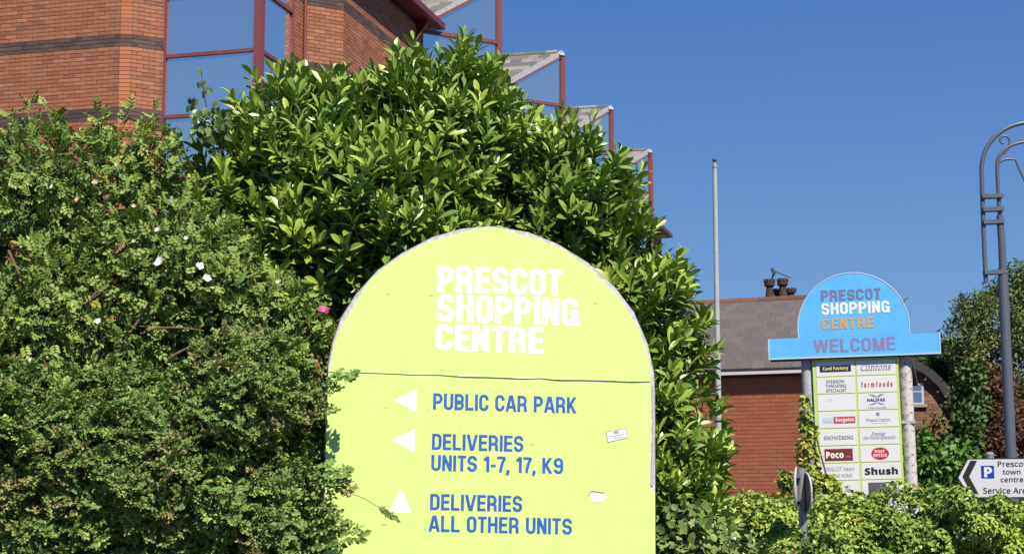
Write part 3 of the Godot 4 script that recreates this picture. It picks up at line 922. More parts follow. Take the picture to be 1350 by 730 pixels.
	put.call("PUBLIC CAR PARK", 0.172, 0.08, blue, [571.2, 518.2], [760.3, 544.9])
	put.call("DELIVERIES", 0.172, 0.08, blue, [569.6, 571.4], [689.8, 595.6])
	put.call("UNITS 1-7, 17, K9", 0.172, 0.08, blue, [568.7, 599.4], [742.4, 624.6])
	put.call("DELIVERIES", 0.172, 0.08, blue, [567.1, 650.8], [688.2, 674.8])
	put.call("ALL OTHER UNITS", 0.172, 0.08, blue, [565.0, 679.2], [753.9, 704.6])
	for t in [[[518.6, 527.4], [549.1, 512.6], [548.5, 543.1]], [[516.0, 580.0], [546.9, 565.2], [546.6, 596.4]], [[511.3, 675.4], [528.7, 644.3], [542.8, 675.7]]]:
		var poly := PackedVector2Array()
		for q in t: poly.append(P.call(q))
		part("arrow", prism_mesh(poly, 0.0024, 0.0032), white, root)
	# bare patch where the film has torn away, its curled rim, scuffs
	var patch := PackedVector2Array()
	for q in [[777.0, 649.5], [780, 647], [789, 648.6], [797, 649.2], [799.6, 653], [801, 655.5], [797, 660], [790, 662.2], [782, 661.4], [778.4, 660], [779.4, 656], [776.6, 653]]: patch.append(P.call(q))
	part("torn_patch", prism_mesh(patch, 0.0027, 0.0034), speckled(Color(0.55, 0.55, 0.53), Color(0.8, 0.8, 0.79), 20.0, 0.7, 55), root)
	var cs := begin()
	var ring := []
	for i in [11, 0, 1, 2, 3]: ring.append(Vector3(patch[i].x, patch[i].y, 0.005))
	tube(cs, ring, 0.0022, 0.0016, 5)
	part("torn_rim", cs.commit(), mat(Color(0.42, 0.36, 0.30), 0.8), root)
	var sc := begin()
	for q in [[511, 388, 5], [568, 390, 6], [508, 538, 4], [565, 540, 3], [644, 513, 3], [785, 400, 6], [731, 545, 3], [847, 722, 3], [506, 692, 7], [560, 697, 4], [612, 411, 2], [655, 418, 2], [718, 443, 2], [702, 586, 5], [686, 593, 4], [606, 566, 3], [847, 640, 2], [540, 396, 2]]:
		var c := P.call([q[0], q[1]]) as Vector2
		var l: float = q[2] * 0.0037
		var blob := PackedVector2Array()
		for k in 7:
			var a := TAU * k / 7
			blob.append(c + Vector2(cos(a) * l * 0.6 * rng.randf_range(0.7, 1.2), sin(a) * l * 0.22 * rng.randf_range(0.6, 1.4)).rotated(-0.1))
		prism(sc, blob, 0.0027, 0.0036)
	var scm := part("scuff", sc.commit(), mat(Color(0.42, 0.47, 0.30), 0.8), root)
	scm.set_meta("kind", "stuff")
	var cr := begin()
	for l in [[[480, 497], [560, 500.5], [640, 503.5]], [[700, 512], [752, 515], [800, 516.5]], [[640, 705 - 190], [690, 516.5]]]:
		var pts := []
		for q in l:
			var c := P.call(q) as Vector2
			pts.append(Vector3(c.x, c.y, 0.0028))
		tube(cr, pts, 0.0009, 0.0005, 4)
	part("crease", cr.commit(), mat(Color(0.55, 0.60, 0.30), 0.7), root).set_meta("kind", "stuff")
	# small white paper sticker
	var stick := PackedVector2Array(); var border := PackedVector2Array()
	for q in [[798.7, 569.3], [825.2, 564.3], [827.1, 577.2], [801.3, 583.5]]: border.append(P.call(q))
	for q in [[799.5, 569.9], [824.7, 565.2], [826.4, 576.6], [801.9, 582.6]]: stick.append(P.call(q))
	var so := part("sticker", prism_mesh(border, 0.0027, 0.0036), mat(Color(0.12, 0.12, 0.13), 0.6), root)
	part("paper", prism_mesh(stick, 0.0037, 0.0042), mat(Color(0.8, 0.8, 0.82), 0.6), so)
	var sx := (stick[1] - stick[0]).normalized()
	var sk := begin()
	var mid := (stick[0] + stick[1] + stick[2] + stick[3]) / 4.0
	var frame := Transform3D(Basis(Vector3(sx.x, sx.y, 0), Vector3(-sx.y, sx.x, 0), Vector3.BACK), Vector3(mid.x, mid.y, 0.0042))
	add_box(sk, frame, Vector3(-0.013, 0.008, 0), Vector3(0.013, 0.021, 0.0008))
	for row in [[-0.001, 9], [-0.0125, 5]]:
		for k in row[1]:
			var x0: float = (k - row[1] / 2.0) * 0.0082
			add_box(sk, frame, Vector3(x0, row[0] - 0.0035, 0), Vector3(x0 + 0.0055, row[0] + 0.0035 * rng.randf_range(0.4, 1.0), 0.0008))
	part("print", sk.commit(), mat(Color(0.30, 0.28, 0.32), 0.7), so)

func film_material() -> StandardMaterial3D:
	# printed film, faintly mottled by weathering
	var m := speckled(Color(0.585, 0.80, 0.225), Color(0.62, 0.835, 0.25), 1.3, 0.42, 61, 0.8)
	return m

# ---------------------------------------------------------------- blue welcome sign
func build_blue_sign() -> void:
	var bs := Basis(Vector3.UP, deg_to_rad(-10.0)) * Basis(Vector3.BACK, 0.020)
	var root := thing("welcome_sign", "sky blue domed welcome sign over a shop name board on two posts", "sign", Vector3(3.92, 0.0, -20.0), bs)
	var xf := root.transform
	var zf := 0.11
	var B := func(px, py): return onplane(xf, zf, px, py)
	var Q := func(px, py): return onplane(xf, -0.03, px, py)
	var blue := speckled(Color(0.105, 0.44, 0.86), Color(0.135, 0.49, 0.90), 0.9, 0.32, 71, 0.7)
	var edge := mat(Color(0.45, 0.58, 0.72), 0.5)
	# banner box
	var a: Vector2 = B.call(1013.5, 447); var b: Vector2 = B.call(1015, 472.2); var c: Vector2 = B.call(1239, 438.5); var d: Vector2 = B.call(1240.5, 466)
	var x0 := (a.x + b.x) / 2; var x1 := (c.x + d.x) / 2
	var y0 := (b.y + d.y) / 2; var y1 := (a.y + c.y) / 2
	var banner := part("banner", box_mesh(Vector3(x0, y0, -zf), Vector3(x1, y1, zf)), blue, root)
	var es := begin()
	add_box(es, Transform3D.IDENTITY, Vector3(x0 - 0.008, y0 - 0.010, zf - 0.02), Vector3(x1 + 0.008, y0 + 0.006, zf + 0.006))
	add_box(es, Transform3D.IDENTITY, Vector3(x0 - 0.008, y0 + 0.0062, zf - 0.02), Vector3(x0 + 0.006, y1, zf + 0.006))
	add_box(es, Transform3D.IDENTITY, Vector3(x1 - 0.006, y0 + 0.0062, zf - 0.02), Vector3(x1 + 0.008, y1, zf + 0.006))
	part("trim", es.commit(), edge, banner)
	part("underside", box_mesh(Vector3(x0 + 0.012, y0 - 0.016, -zf + 0.01), Vector3(x1 - 0.012, y0 - 0.001, zf - 0.022)), mat(Color(0.03, 0.035, 0.05), 0.8), banner)
	# disc
	var dl: Vector2 = B.call(1052.3, 437); var dr: Vector2 = B.call(1199.8, 432); var dt: Vector2 = B.call(1125, 359.5)
	var cx := (dl.x + dr.x) / 2; var rad := (dr.x - dl.x) / 2
	var cy := dt.y - rad
	var poly := PackedVector2Array()
	var start := asin(clampf((y1 + 0.001 - cy) / rad, -1, 1))
	for i in 49:
		var t := lerpf(start, PI - start, i / 48.0)
		poly.append(Vector2(cx + cos(t) * rad, cy + sin(t) * rad))
	var disc := part("dome", prism_mesh(poly, zf - 0.10, zf - 0.002), blue, root)
	var rim := begin()
	var pts := []
	for p in poly: pts.append(Vector3(p.x, p.y, zf - 0.004))
	tube(rim, pts, 0.007, 0.007, 6)
	part("rim", rim.commit(), edge, disc)
	# lettering on dome and banner
	var purple := mat(Color(0.165, 0.17, 0.34), 0.6)
	var faded := mat(Color(0.23, 0.20, 0.40), 0.6)
	var orange := speckled(Color(0.62, 0.34, 0.08), Color(0.52, 0.36, 0.20), 6.0, 0.6, 72)
	var white := mat(Color(0.82, 0.83, 0.84), 0.5)
	var put := func(parent: Node3D, words: String, t: float, m: Material, tlx, tly, brx, bry) -> void:
		var p: Vector2 = B.call(tlx, tly); var q: Vector2 = B.call(brx, bry)
		capitals(parent, words, t, 0.10, m, Vector2(p.x, q.y), Vector2(q.x, p.y), zf + 0.0005)
	put.call(disc, "PRESCOT", 0.185, purple, 1082.4, 382.8, 1162.2, 393.8)
	put.call(disc, "SHOPPING", 0.185, white, 1083.0, 399.8, 1173.8, 411.5)
	put.call(disc, "CENTRE", 0.185, orange, 1083.9, 420.4, 1152.6, 431.8)
	put.call(banner, "WELCOME", 0.165, faded, 1072.3, 447.8, 1181.2, 461.4)
	# posts
	var post := speckled(Color(0.34, 0.35, 0.38), Color(0.48, 0.49, 0.52), 4.0, 0.55, 73)
	var rusty := speckled(Color(0.26, 0.13, 0.06), Color(0.56, 0.56, 0.56), 2.2, 0.7, 74, 0.3)
	var ramp: Gradient = (rusty.albedo_texture as NoiseTexture2D).color_ramp
	ramp.set_offset(0, 0.25); ramp.set_offset(1, 0.40)
	var lp: Vector2 = Q.call(1065.0, 500); var rp: Vector2 = Q.call(1195.2, 500)
	part("post", tube_mesh([Vector3(lp.x, -0.05, -0.03), Vector3(lp.x, y0 - 0.017, -0.03)], 0.063, 0.063, 16), post, root)
	var rpost := part("post", tube_mesh([Vector3(rp.x, -0.05, -0.03), Vector3(rp.x, y0 - 0.017, -0.03)], 0.068, 0.068, 16), rusty, root)
	rpost.set_meta("label", "white right-hand post with rust stains")
	for q in [[lp.x, 0.4], [lp.x, 0.72], [rp.x, 0.35], [rp.x, 0.7]]:
		part("bracket", box_mesh(Vector3(q[0] - 0.075, lerpf(1.0, y0, q[1]), -0.11), Vector3(q[0] + 0.075, lerpf(1.0, y0, q[1]) + 0.03, 0.04)), post, root)
	# name board
	var fz := 0.055
	var F := func(px, py): return onplane(xf, fz, px, py)
	var bl: Vector2 = F.call(1071.6, 480); var br: Vector2 = F.call(1184.8, 480)
	var top: float = y0 - 0.02
	var lime := mat(Color(0.50, 0.66, 0.20), 0.5)
	var row0: float = (F.call(1128, 473.0) as Vector2).y
	var row7: float = (F.call(1134, 633.0) as Vector2).y
	var rh := (row0 - row7) / 7.0
	var rows := 11
	var board := part("board", box_mesh(Vector3(bl.x, row0 - rh * rows - 0.03, 0.0), Vector3(br.x, top, fz - 0.004)), lime, root)
	var wm := [mat(Color(0.72, 0.72, 0.76), 0.35), mat(Color(0.70, 0.71, 0.74), 0.35)]
	var w := br.x - bl.x
	var cols := [[bl.x + w * 0.042, bl.x + w * 0.487], [bl.x + w * 0.513, bl.x + w * 0.968]]
	var cells := []
	for r in rows:
		for k in 2:
			var ytop: float = row0 - rh * r - 0.008
			if r == 0: ytop = top - 0.03
			var o := part("name_panel", box_mesh(Vector3(cols[k][0], row0 - rh * (r + 1) + 0.008, fz - 0.004), Vector3(cols[k][1], ytop, fz)), wm[(r + k) % 2], root)
			cells.append([o, cols[k][0], row0 - rh * (r + 1), cols[k][1] - cols[k][0]])
	var z1 := fz + 0.001
	var T := func(cell: int, words: String, f: Font, m: Material, u0, v0, u1, v1, slant := 0.0) -> void:
		var q: Array = cells[cell]
		lettering(q[0], words, f, m, Vector2(q[1] + q[3] * u0, q[2] + rh * v0), Vector2(q[1] + q[3] * u1, q[2] + rh * v1), z1 + 0.002, slant)
	var R := func(cell: int, m: Material, u0, v0, u1, v1, called := "logo") -> void:
		var q: Array = cells[cell]
		part(called, box_mesh(Vector3(q[1] + q[3] * u0, q[2] + rh * v0, fz), Vector3(q[1] + q[3] * u1, q[2] + rh * v1, z1)), m, q[0])
	var sans := face("Droid Sans", 400); var serif := face("Droid Serif", 400); var sb := face("Droid Sans", 700, 0.2); var thick := face("Droid Sans", 700, 0.7)
	var grey := mat(Color(0.20, 0.21, 0.25), 0.6); var pale := mat(Color(0.42, 0.43, 0.47), 0.6); var navy := mat(Color(0.012, 0.014, 0.045), 0.5)
	var red := mat(Color(0.50, 0.05, 0.06), 0.5); var maroon := mat(Color(0.18, 0.02, 0.03), 0.5); var ink := mat(Color(0.02, 0.02, 0.025), 0.5)
	var wh := mat(Color(0.8, 0.8, 0.8), 0.5)
	R.call(0, navy, 0.09, 0.28, 0.915, 0.66); T.call(0, "Card Factory", sb, mat(Color(0.8, 0.7, 0.25), 0.5), 0.17, 0.34, 0.84, 0.60)
	T.call(1, "Clintons", serif, grey, 0.10, 0.30, 0.86, 0.70, 0.25)
	T.call(2, "EYEBROW", sans, grey, 0.26, 0.64, 0.73, 0.82); T.call(2, "THREADING", sans, grey, 0.23, 0.39, 0.77, 0.57); T.call(2, "SPECIALIST", sans, grey, 0.24, 0.13, 0.77, 0.31)
	T.call(3, "f a r m f o o d s", sb, mat(Color(0.52, 0.10, 0.03), 0.5), 0.10, 0.34, 0.90, 0.66)
	R.call(4, mat(Color(0.58, 0.62, 0.74), 0.5), 0.27, 0.62, 0.40, 0.76)
	# cross-shaped emblem of two tapering strokes
	var hc: Array = cells[5]
	var hx: float = hc[1]; var hy: float = hc[2]; var hw: float = hc[3]
	var sky_blue := mat(Color(0.16, 0.26, 0.55), 0.5)
	for s in [[0.72, 0.92, 1.0], [0.30, 0.46, -1.0]]:
		var yy0: float = s[0] if s[2] > 0 else s[1]
		var yy1: float = s[1] if s[2] > 0 else s[0]
		for side in [-1.0, 1.0]:
			var poly2 := PackedVector2Array()
			for q in [[0.03, yy0], [0.22, yy1], [0.10, yy1], [0.0, lerpf(yy0, yy1, 0.35)]]: poly2.append(Vector2(hx + hw * (0.48 + side * q[0]), hy + rh * q[1]))
			part("logo", prism_mesh(poly2, fz, z1), sky_blue, hc[0])
	T.call(5, "HALIFAX", sb, mat(Color(0.02, 0.04, 0.16), 0.5), 0.24, 0.51, 0.70, 0.68); T.call(5, "a little extra help", sans, pale, 0.25, 0.09, 0.72, 0.21)
	R.call(6, mat(Color(0.45, 0.58, 0.72), 0.5), 0.11, 0.32, 0.40, 0.66); T.call(6, "home", sans, wh, 0.13, 0.38, 0.37, 0.60)
	R.call(6, red, 0.40, 0.29, 0.965, 0.68); T.call(6, "bargains", sb, wh, 0.45, 0.33, 0.93, 0.63)
	R.call(7, grey, 0.45, 0.68, 0.53, 0.86); T.call(7, "Prescot Centre", serif, pale, 0.18, 0.36, 0.80, 0.54); R.call(7, pale, 0.30, 0.24, 0.72, 0.265)
	T.call(8, "SHOWERING", serif, grey, 0.12, 0.38, 0.90, 0.58)
	T.call(9, "Premier", serif, mat(Color(0.28, 0.33, 0.46), 0.5), 0.30, 0.54, 0.66, 0.76, 0.3); T.call(9, "the Travel Specialist", serif, mat(Color(0.28, 0.33, 0.46), 0.5), 0.08, 0.30, 0.90, 0.52, 0.3)
	R.call(10, maroon, 0.12, 0.14, 0.86, 0.84); T.call(10, "Poco", thick, wh, 0.16, 0.30, 0.62, 0.68); T.call(10, "coffee", sans, pale, 0.66, 0.32, 0.80, 0.42)
	var oc: Array = cells[11]
	var oval := PackedVector2Array()
	for k in 28: oval.append(Vector2(oc[1] + oc[3] * (0.50 + 0.225 * cos(TAU * k / 28)), oc[2] + rh * (0.50 + 0.36 * sin(TAU * k / 28))))
	part("logo", prism_mesh(oval, fz, z1), mat(Color(0.50, 0.02, 0.05), 0.5), oc[0])
	T.call(11, "POST", sb, wh, 0.37, 0.53, 0.62, 0.70); T.call(11, "OFFICE", sb, wh, 0.32, 0.31, 0.67, 0.48)
	T.call(12, "PRESCOT Heart", sans, pale, 0.10, 0.58, 0.88, 0.80); T.call(12, "OF THE HOME", sans, pale, 0.18, 0.22, 0.82, 0.40)
	T.call(13, "Shush", thick, ink, 0.09, 0.30, 0.93, 0.72)
	R.call(15, mat(Color(0.10, 0.09, 0.10), 0.5), 0.16, 0.12, 0.88, 0.86); T.call(15, "the", sans, pale, 0.46, 0.40, 0.60, 0.72)

# ---------------------------------------------------------------- direction sign
func build_direction_sign() -> void:
	var bs := Basis(Vector3.UP, deg_to_rad(-14.0))
	var o := at(1335, 640, 17.7)
	var root := thing("direction_sign", "white arrow-ended road sign with blue parking square half hidden by ivy", "road sign", Vector3(o.x, 0, -17.7), bs)
	var xf := root.transform
	var P := func(px, py): return onplane(xf, 0.0, px, py)
	var tl: Vector2 = P.call(1276, 604); var tip: Vector2 = P.call(1262.6, 629.5); var bl: Vector2 = P.call(1278.5, 656.8)
	var right: float = (P.call(1408, 630) as Vector2).x
	var outer := PackedVector2Array([tip, tl, Vector2(right, tl.y), Vector2(right, bl.y), bl])
	part("backing", prism_mesh(outer, -0.02, 0.0), mat(Color(0.025, 0.025, 0.028), 0.5), root)
	var inner: Array = Geometry2D.offset_polygon(outer, -0.012, Geometry2D.JOIN_MITER)
	part("face", prism_mesh(inner[0], 0.0, 0.0015), mat(Color(0.66, 0.66, 0.72), 0.4), root)
	var black := mat(Color(0.02, 0.02, 0.024), 0.5)
	var chev := PackedVector2Array()
	for q in [[1280, 607], [1289, 607], [1278.6, 628], [1291.5, 652], [1282.5, 653.5], [1269.6, 628]]: chev.append(P.call(q[0], q[1]))
	part("chevron", prism_mesh(chev, 0.0016, 0.003), black, root)
	var a: Vector2 = P.call(1294, 613.7); var b: Vector2 = P.call(1311.8, 630.4)
	var sq := part("parking_square", box_mesh(Vector3(a.x, b.y, 0.0016), Vector3(b.x, a.y, 0.003)), mat(Color(0.006, 0.045, 0.42), 0.4), root)
	var put := func(parent: Node3D, words: String, f: Font, m: Material, x0, y0, x1, y1, z := 0.0032) -> void:
		var p: Vector2 = P.call(x0, y0); var q: Vector2 = P.call(x1, y1)
		lettering(parent, words, f, m, Vector2(p.x, q.y), Vector2(q.x, p.y), z)
	put.call(sq, "P", face("Droid Sans", 700, 0.5), mat(Color(0.75, 0.75, 0.78), 0.4), 1298, 615.5, 1309, 628.8, 0.0045)
	var f := face("Droid Sans", 400, 0.35)
	put.call(root, "Prescot", f, black, 1316.2, 608, 1354.0, 614.8)
	put.call(root, "town", f, black, 1322.7, 619.2, 1346.4, 625.0)
	put.call(root, "centre", f, black, 1320.0, 629.2, 1350.0, 635.2)
	put.call(root, "Service Area", f, black, 1297.0, 642.5, 1360.0, 650.2)
	var grey := mat(Color(0.30, 0.31, 0.33), 0.5, 0.3)
	for px in [1306.0, 1392.0]:
		var x: float = (P.call(px, 602) as Vector2).x
		var post := part("post", tube_mesh([Vector3(x, 0, -0.062), Vector3(x, (P.call(px, 600) as Vector2).y, -0.062)], 0.038, 0.038, 12), grey, root)
		var cap := begin()
		lathe(cap, Vector3(x, (P.call(px, 600) as Vector2).y, -0.062), [[0.042, 0.0], [0.040, 0.02], [0.025, 0.034], [0.0, 0.038]], 12)
		part("cap", cap.commit(), mat(Color(0.24, 0.23, 0.22), 0.7), post)

# ---------------------------------------------------------------- lamp post
func build_lamp_post() -> void:
	var d := 20.2
	var foot := at(1345, 870, d)
	var root := thing("lamp_post", "slate blue ornamental lamp post with hooped top and scrolls", "street lamp", Vector3(foot.x, 0, -d))
	var m := mat(Color(0.115, 0.13, 0.165), 0.42, 0.2)
	var P := func(px, py): return at(px, py, d) - root.position
	var g := func(y): return Vector3((P.call(lerpf(1323, 1333, (y - 360.0) / 240.0), y) as Vector3).x, (P.call(1333, y) as Vector3).y, 0)
	var mid := g.call(362) as Vector3
	part("base", tube_mesh([Vector3(0, 0, 0), Vector3(0, 0.9, 0)], 0.10, 0.095, 16), m, root)
	part("column", tube_mesh([Vector3(0, 0.9, 0), mid], 0.066, 0.054, 16), m, root)
	part("upper_column", tube_mesh([mid, P.call(1321.5, 320), P.call(1319, 284)], 0.042, 0.040, 14), m, root)
	part("neck", tube_mesh([P.call(1319, 284), P.call(1317.5, 262)], 0.026, 0.024, 12), m, root)
	var arc := func(c: Array, rx: float, ry: float, a0: float, a1: float, n := 20) -> Array:
		var pts := []
		for i in n + 1:
			var a := deg_to_rad(lerpf(a0, a1, i / float(n)))
			pts.append(P.call(c[0] + cos(a) * rx, c[1] - sin(a) * ry))
		return pts
	var big: Array = [P.call(1300.6, 373), P.call(1299, 340), P.call(1297, 290), P.call(1295.6, 250), P.call(1294.8, 222)]
	big.append_array(arc.call([1358.5, 222], 63.5, 60.5, 176, 40))
	part("hoop", tube_mesh(big, 0.026, 0.022, 10), m, root)
	var inner: Array = [P.call(1317.5, 262), P.call(1315.8, 235), P.call(1315.4, 215)]
	inner.append_array(arc.call([1356, 217], 40.5, 30, 172, 60, 16))
	part("inner_hoop", tube_mesh(inner, 0.022, 0.014, 10), m, root)
	var third: Array = [P.call(1316.5, 222)]
	third.append_array(arc.call([1332, 218], 15.5, 8.5, 165, 60, 8))
	third.append_array([P.call(1344, 222), P.call(1350, 234), P.call(1356, 250)])
	part("lower_scroll", tube_mesh(third, 0.016, 0.011, 8), m, root)
	var sc := []
	for i in 22:
		var t := i / 21.0
		var a := lerpf(-0.6, 4.9, t)
		var r := lerpf(8.5, 3.0, t)
		sc.append(P.call(1324 + cos(a) * r, 185.5 - sin(a) * r))
	var tail: Array = [P.call(1324.5, 203), P.call(1330, 196)]
	tail.append_array(sc)
	part("scroll", tube_mesh(tail, 0.012, 0.012, 8), m, root)
	for y in [[258.7, 1294.6, 1322.5], [276.0, 1295.6, 1323.0], [292.7, 1296.2, 1323.5], [359.0, 1297.8, 1327.0]]:
		var st := begin()
		bar(st, P.call(y[1], y[0] + 0.5), P.call(y[2], y[0] - 0.5), 0.11, 0.045)
		part("bracket", st.commit(), m, root)
	# lantern hanging at the far end of the hoop, outside the picture
	var top: Vector3 = big[big.size() - 1]
	part("lantern_stem", tube_mesh([top, top + Vector3(0.14, -0.18, 0)], 0.02, 0.02, 8), m, root)
	var ls := begin()
	lathe(ls, top + Vector3(0.14, -0.62, 0), [[0.0, 0.0], [0.24, 0.02], [0.26, 0.10], [0.20, 0.26], [0.08, 0.40], [0.03, 0.46]], 18)
	part("lantern", ls.commit(), m, root)

# ---------------------------------------------------------------- round signs seen from behind
func build_round_signs() -> void:
	var d := 16.0
	var foot := at(1062, 800, d)
	var root := thing("round_road_sign", "pair of round grey road signs seen edge-on on a short post", "road sign", Vector3(foot.x, 0, -d))
	var grey := speckled(Color(0.46, 0.47, 0.48), Color(0.56, 0.57, 0.58), 5.0, 0.6, 81)
	var P := func(px, py): return at(px, py, d) - root.position
	part("post", tube_mesh([Vector3(0.02, 0, 0), P.call(1056.5, 617)], 0.038, 0.036, 12), mat(Color(0.26, 0.27, 0.29), 0.55, 0.3), root)
	var r := 26.5 * d / FOCAL
	var k := 0
	for q in [[1050.5, 643.5, 76.0, 0.03], [1062.5, 650.0, -83.0, -0.02]]:
		var poly := PackedVector2Array()
		for i in 36: poly.append(Vector2(cos(TAU * i / 36), sin(TAU * i / 36)) * r)
		var b := Basis(Vector3.UP, deg_to_rad(q[2]))
		var xf := Transform3D(b, P.call(q[0], q[1]) + Vector3(0, 0, 0.02))
		var plate := part("plate", prism_mesh(poly, -0.004, 0.004), grey if k == 0 else mat(Color(0.13, 0.11, 0.10), 0.7), root, xf)
		var rim := begin()
		var pts := []
		for i in 37: pts.append(Vector3(cos(TAU * i / 36) * r, sin(TAU * i / 36) * r, 0))
		tube(rim, pts, 0.009, 0.009, 6, Color.WHITE, false)
		part("rim", rim.commit(), grey, plate)
		for y in [0.10, -0.10]:
			part("channel", box_mesh(Vector3(-0.11, y - 0.014, -0.035 if k == 1 else 0.004), Vector3(0.11, y + 0.014, -0.004 if k == 1 else 0.035)), mat(Color(0.20, 0.20, 0.21), 0.5, 0.5), plate)
		k += 1
	for y in [628.0, 668.0]:
		var st := begin()
		bar(st, P.call(1049.5, y), P.call(1064, y + 1), 0.05, 0.035)
		part("clamp", st.commit(), mat(Color(0.10, 0.10, 0.11), 0.6, 0.3), root)

# ---------------------------------------------------------------- flagpole
func build_flagpole() -> void:
	var d := 26.0
	var foot := at(952.5, 850, d)
	var root := thing("flagpole", "tall slim pale grey flagpole between the laurel and the brick wall", "pole", Vector3(foot.x, 0, -d))
	var m := speckled(Color(0.36, 0.40, 0.41), Color(0.43, 0.47, 0.47), 2.0, 0.5, 91)
	var top := at(942.6, 219, d) - root.position
	part("shaft", tube_mesh([Vector3.ZERO, top * 0.5, top], 0.052, 0.032, 14), m, root)
	part("base_plate", box_mesh(Vector3(-0.16, 0, -0.16), Vector3(0.16, 0.02, 0.16)), m, root)
	var st := begin()
	lathe(st, top, [[0.040, -0.02], [0.040, 0.01], [0.026, 0.02], [0.026, 0.045], [0.018, 0.055]], 12)
	part("collar", st.commit(), mat(Color(0.34, 0.30, 0.30), 0.5), root)
	var bl := begin()
	lathe(bl, top + Vector3.UP * 0.055, [[0.0, 0.0], [0.026, 0.012], [0.034, 0.034], [0.026, 0.056], [0.0, 0.068]], 12)
	part("finial", bl.commit(), mat(Color(0.05, 0.05, 0.08), 0.4), root)

# ---------------------------------------------------------------- railing behind the rose
func build_railing() -> void:
	var d := 10.6
	var o := at(-20, 600, d)
	var root := thing("railing", "black metal railing glimpsed through the rose at the left edge", "railing", Vector3(o.x - 0.3, 0, -d))
	var m := mat(Color(0.02, 0.02, 0.022), 0.5)
	var h := at(0, 316, d).y
	for y in [h, 0.25]:
		var st := begin()
		bar(st, Vector3(-0.7, y, 0), Vector3(0.75, y, 0), 0.04, 0.03)
		part("rail", st.commit(), m, root)
	for k in 14:
		var x := -0.65 + k * 0.1
		part("baluster", tube_mesh([Vector3(x, 0, 0), Vector3(x, h + 0.1, 0)], 0.009, 0.009, 6), m, root)

# ---------------------------------------------------------------- laurel
func stems(root: Node3D, base: Vector3, tips: Array, r: float, m: Material, called := "branch") -> void:
	for t in tips:
		var b: Vector3 = base + Vector3(rng.randf_range(-0.15, 0.15), 0, rng.randf_range(-0.1, 0.1))
		var k1 := b.lerp(t, 0.4) + Vector3(rng.randf_range(-0.1, 0.1), 0.18, rng.randf_range(-0.1, 0.1))
		var k2 := b.lerp(t, 0.75) + Vector3(rng.randf_range(-0.06, 0.06), 0.08, rng.randf_range(-0.06, 0.06))
		part(called, tube_mesh([b, b.lerp(k1, 0.5) + around_() * 0.03, k1, k2, t], r, r * 0.3, 7), m, root)

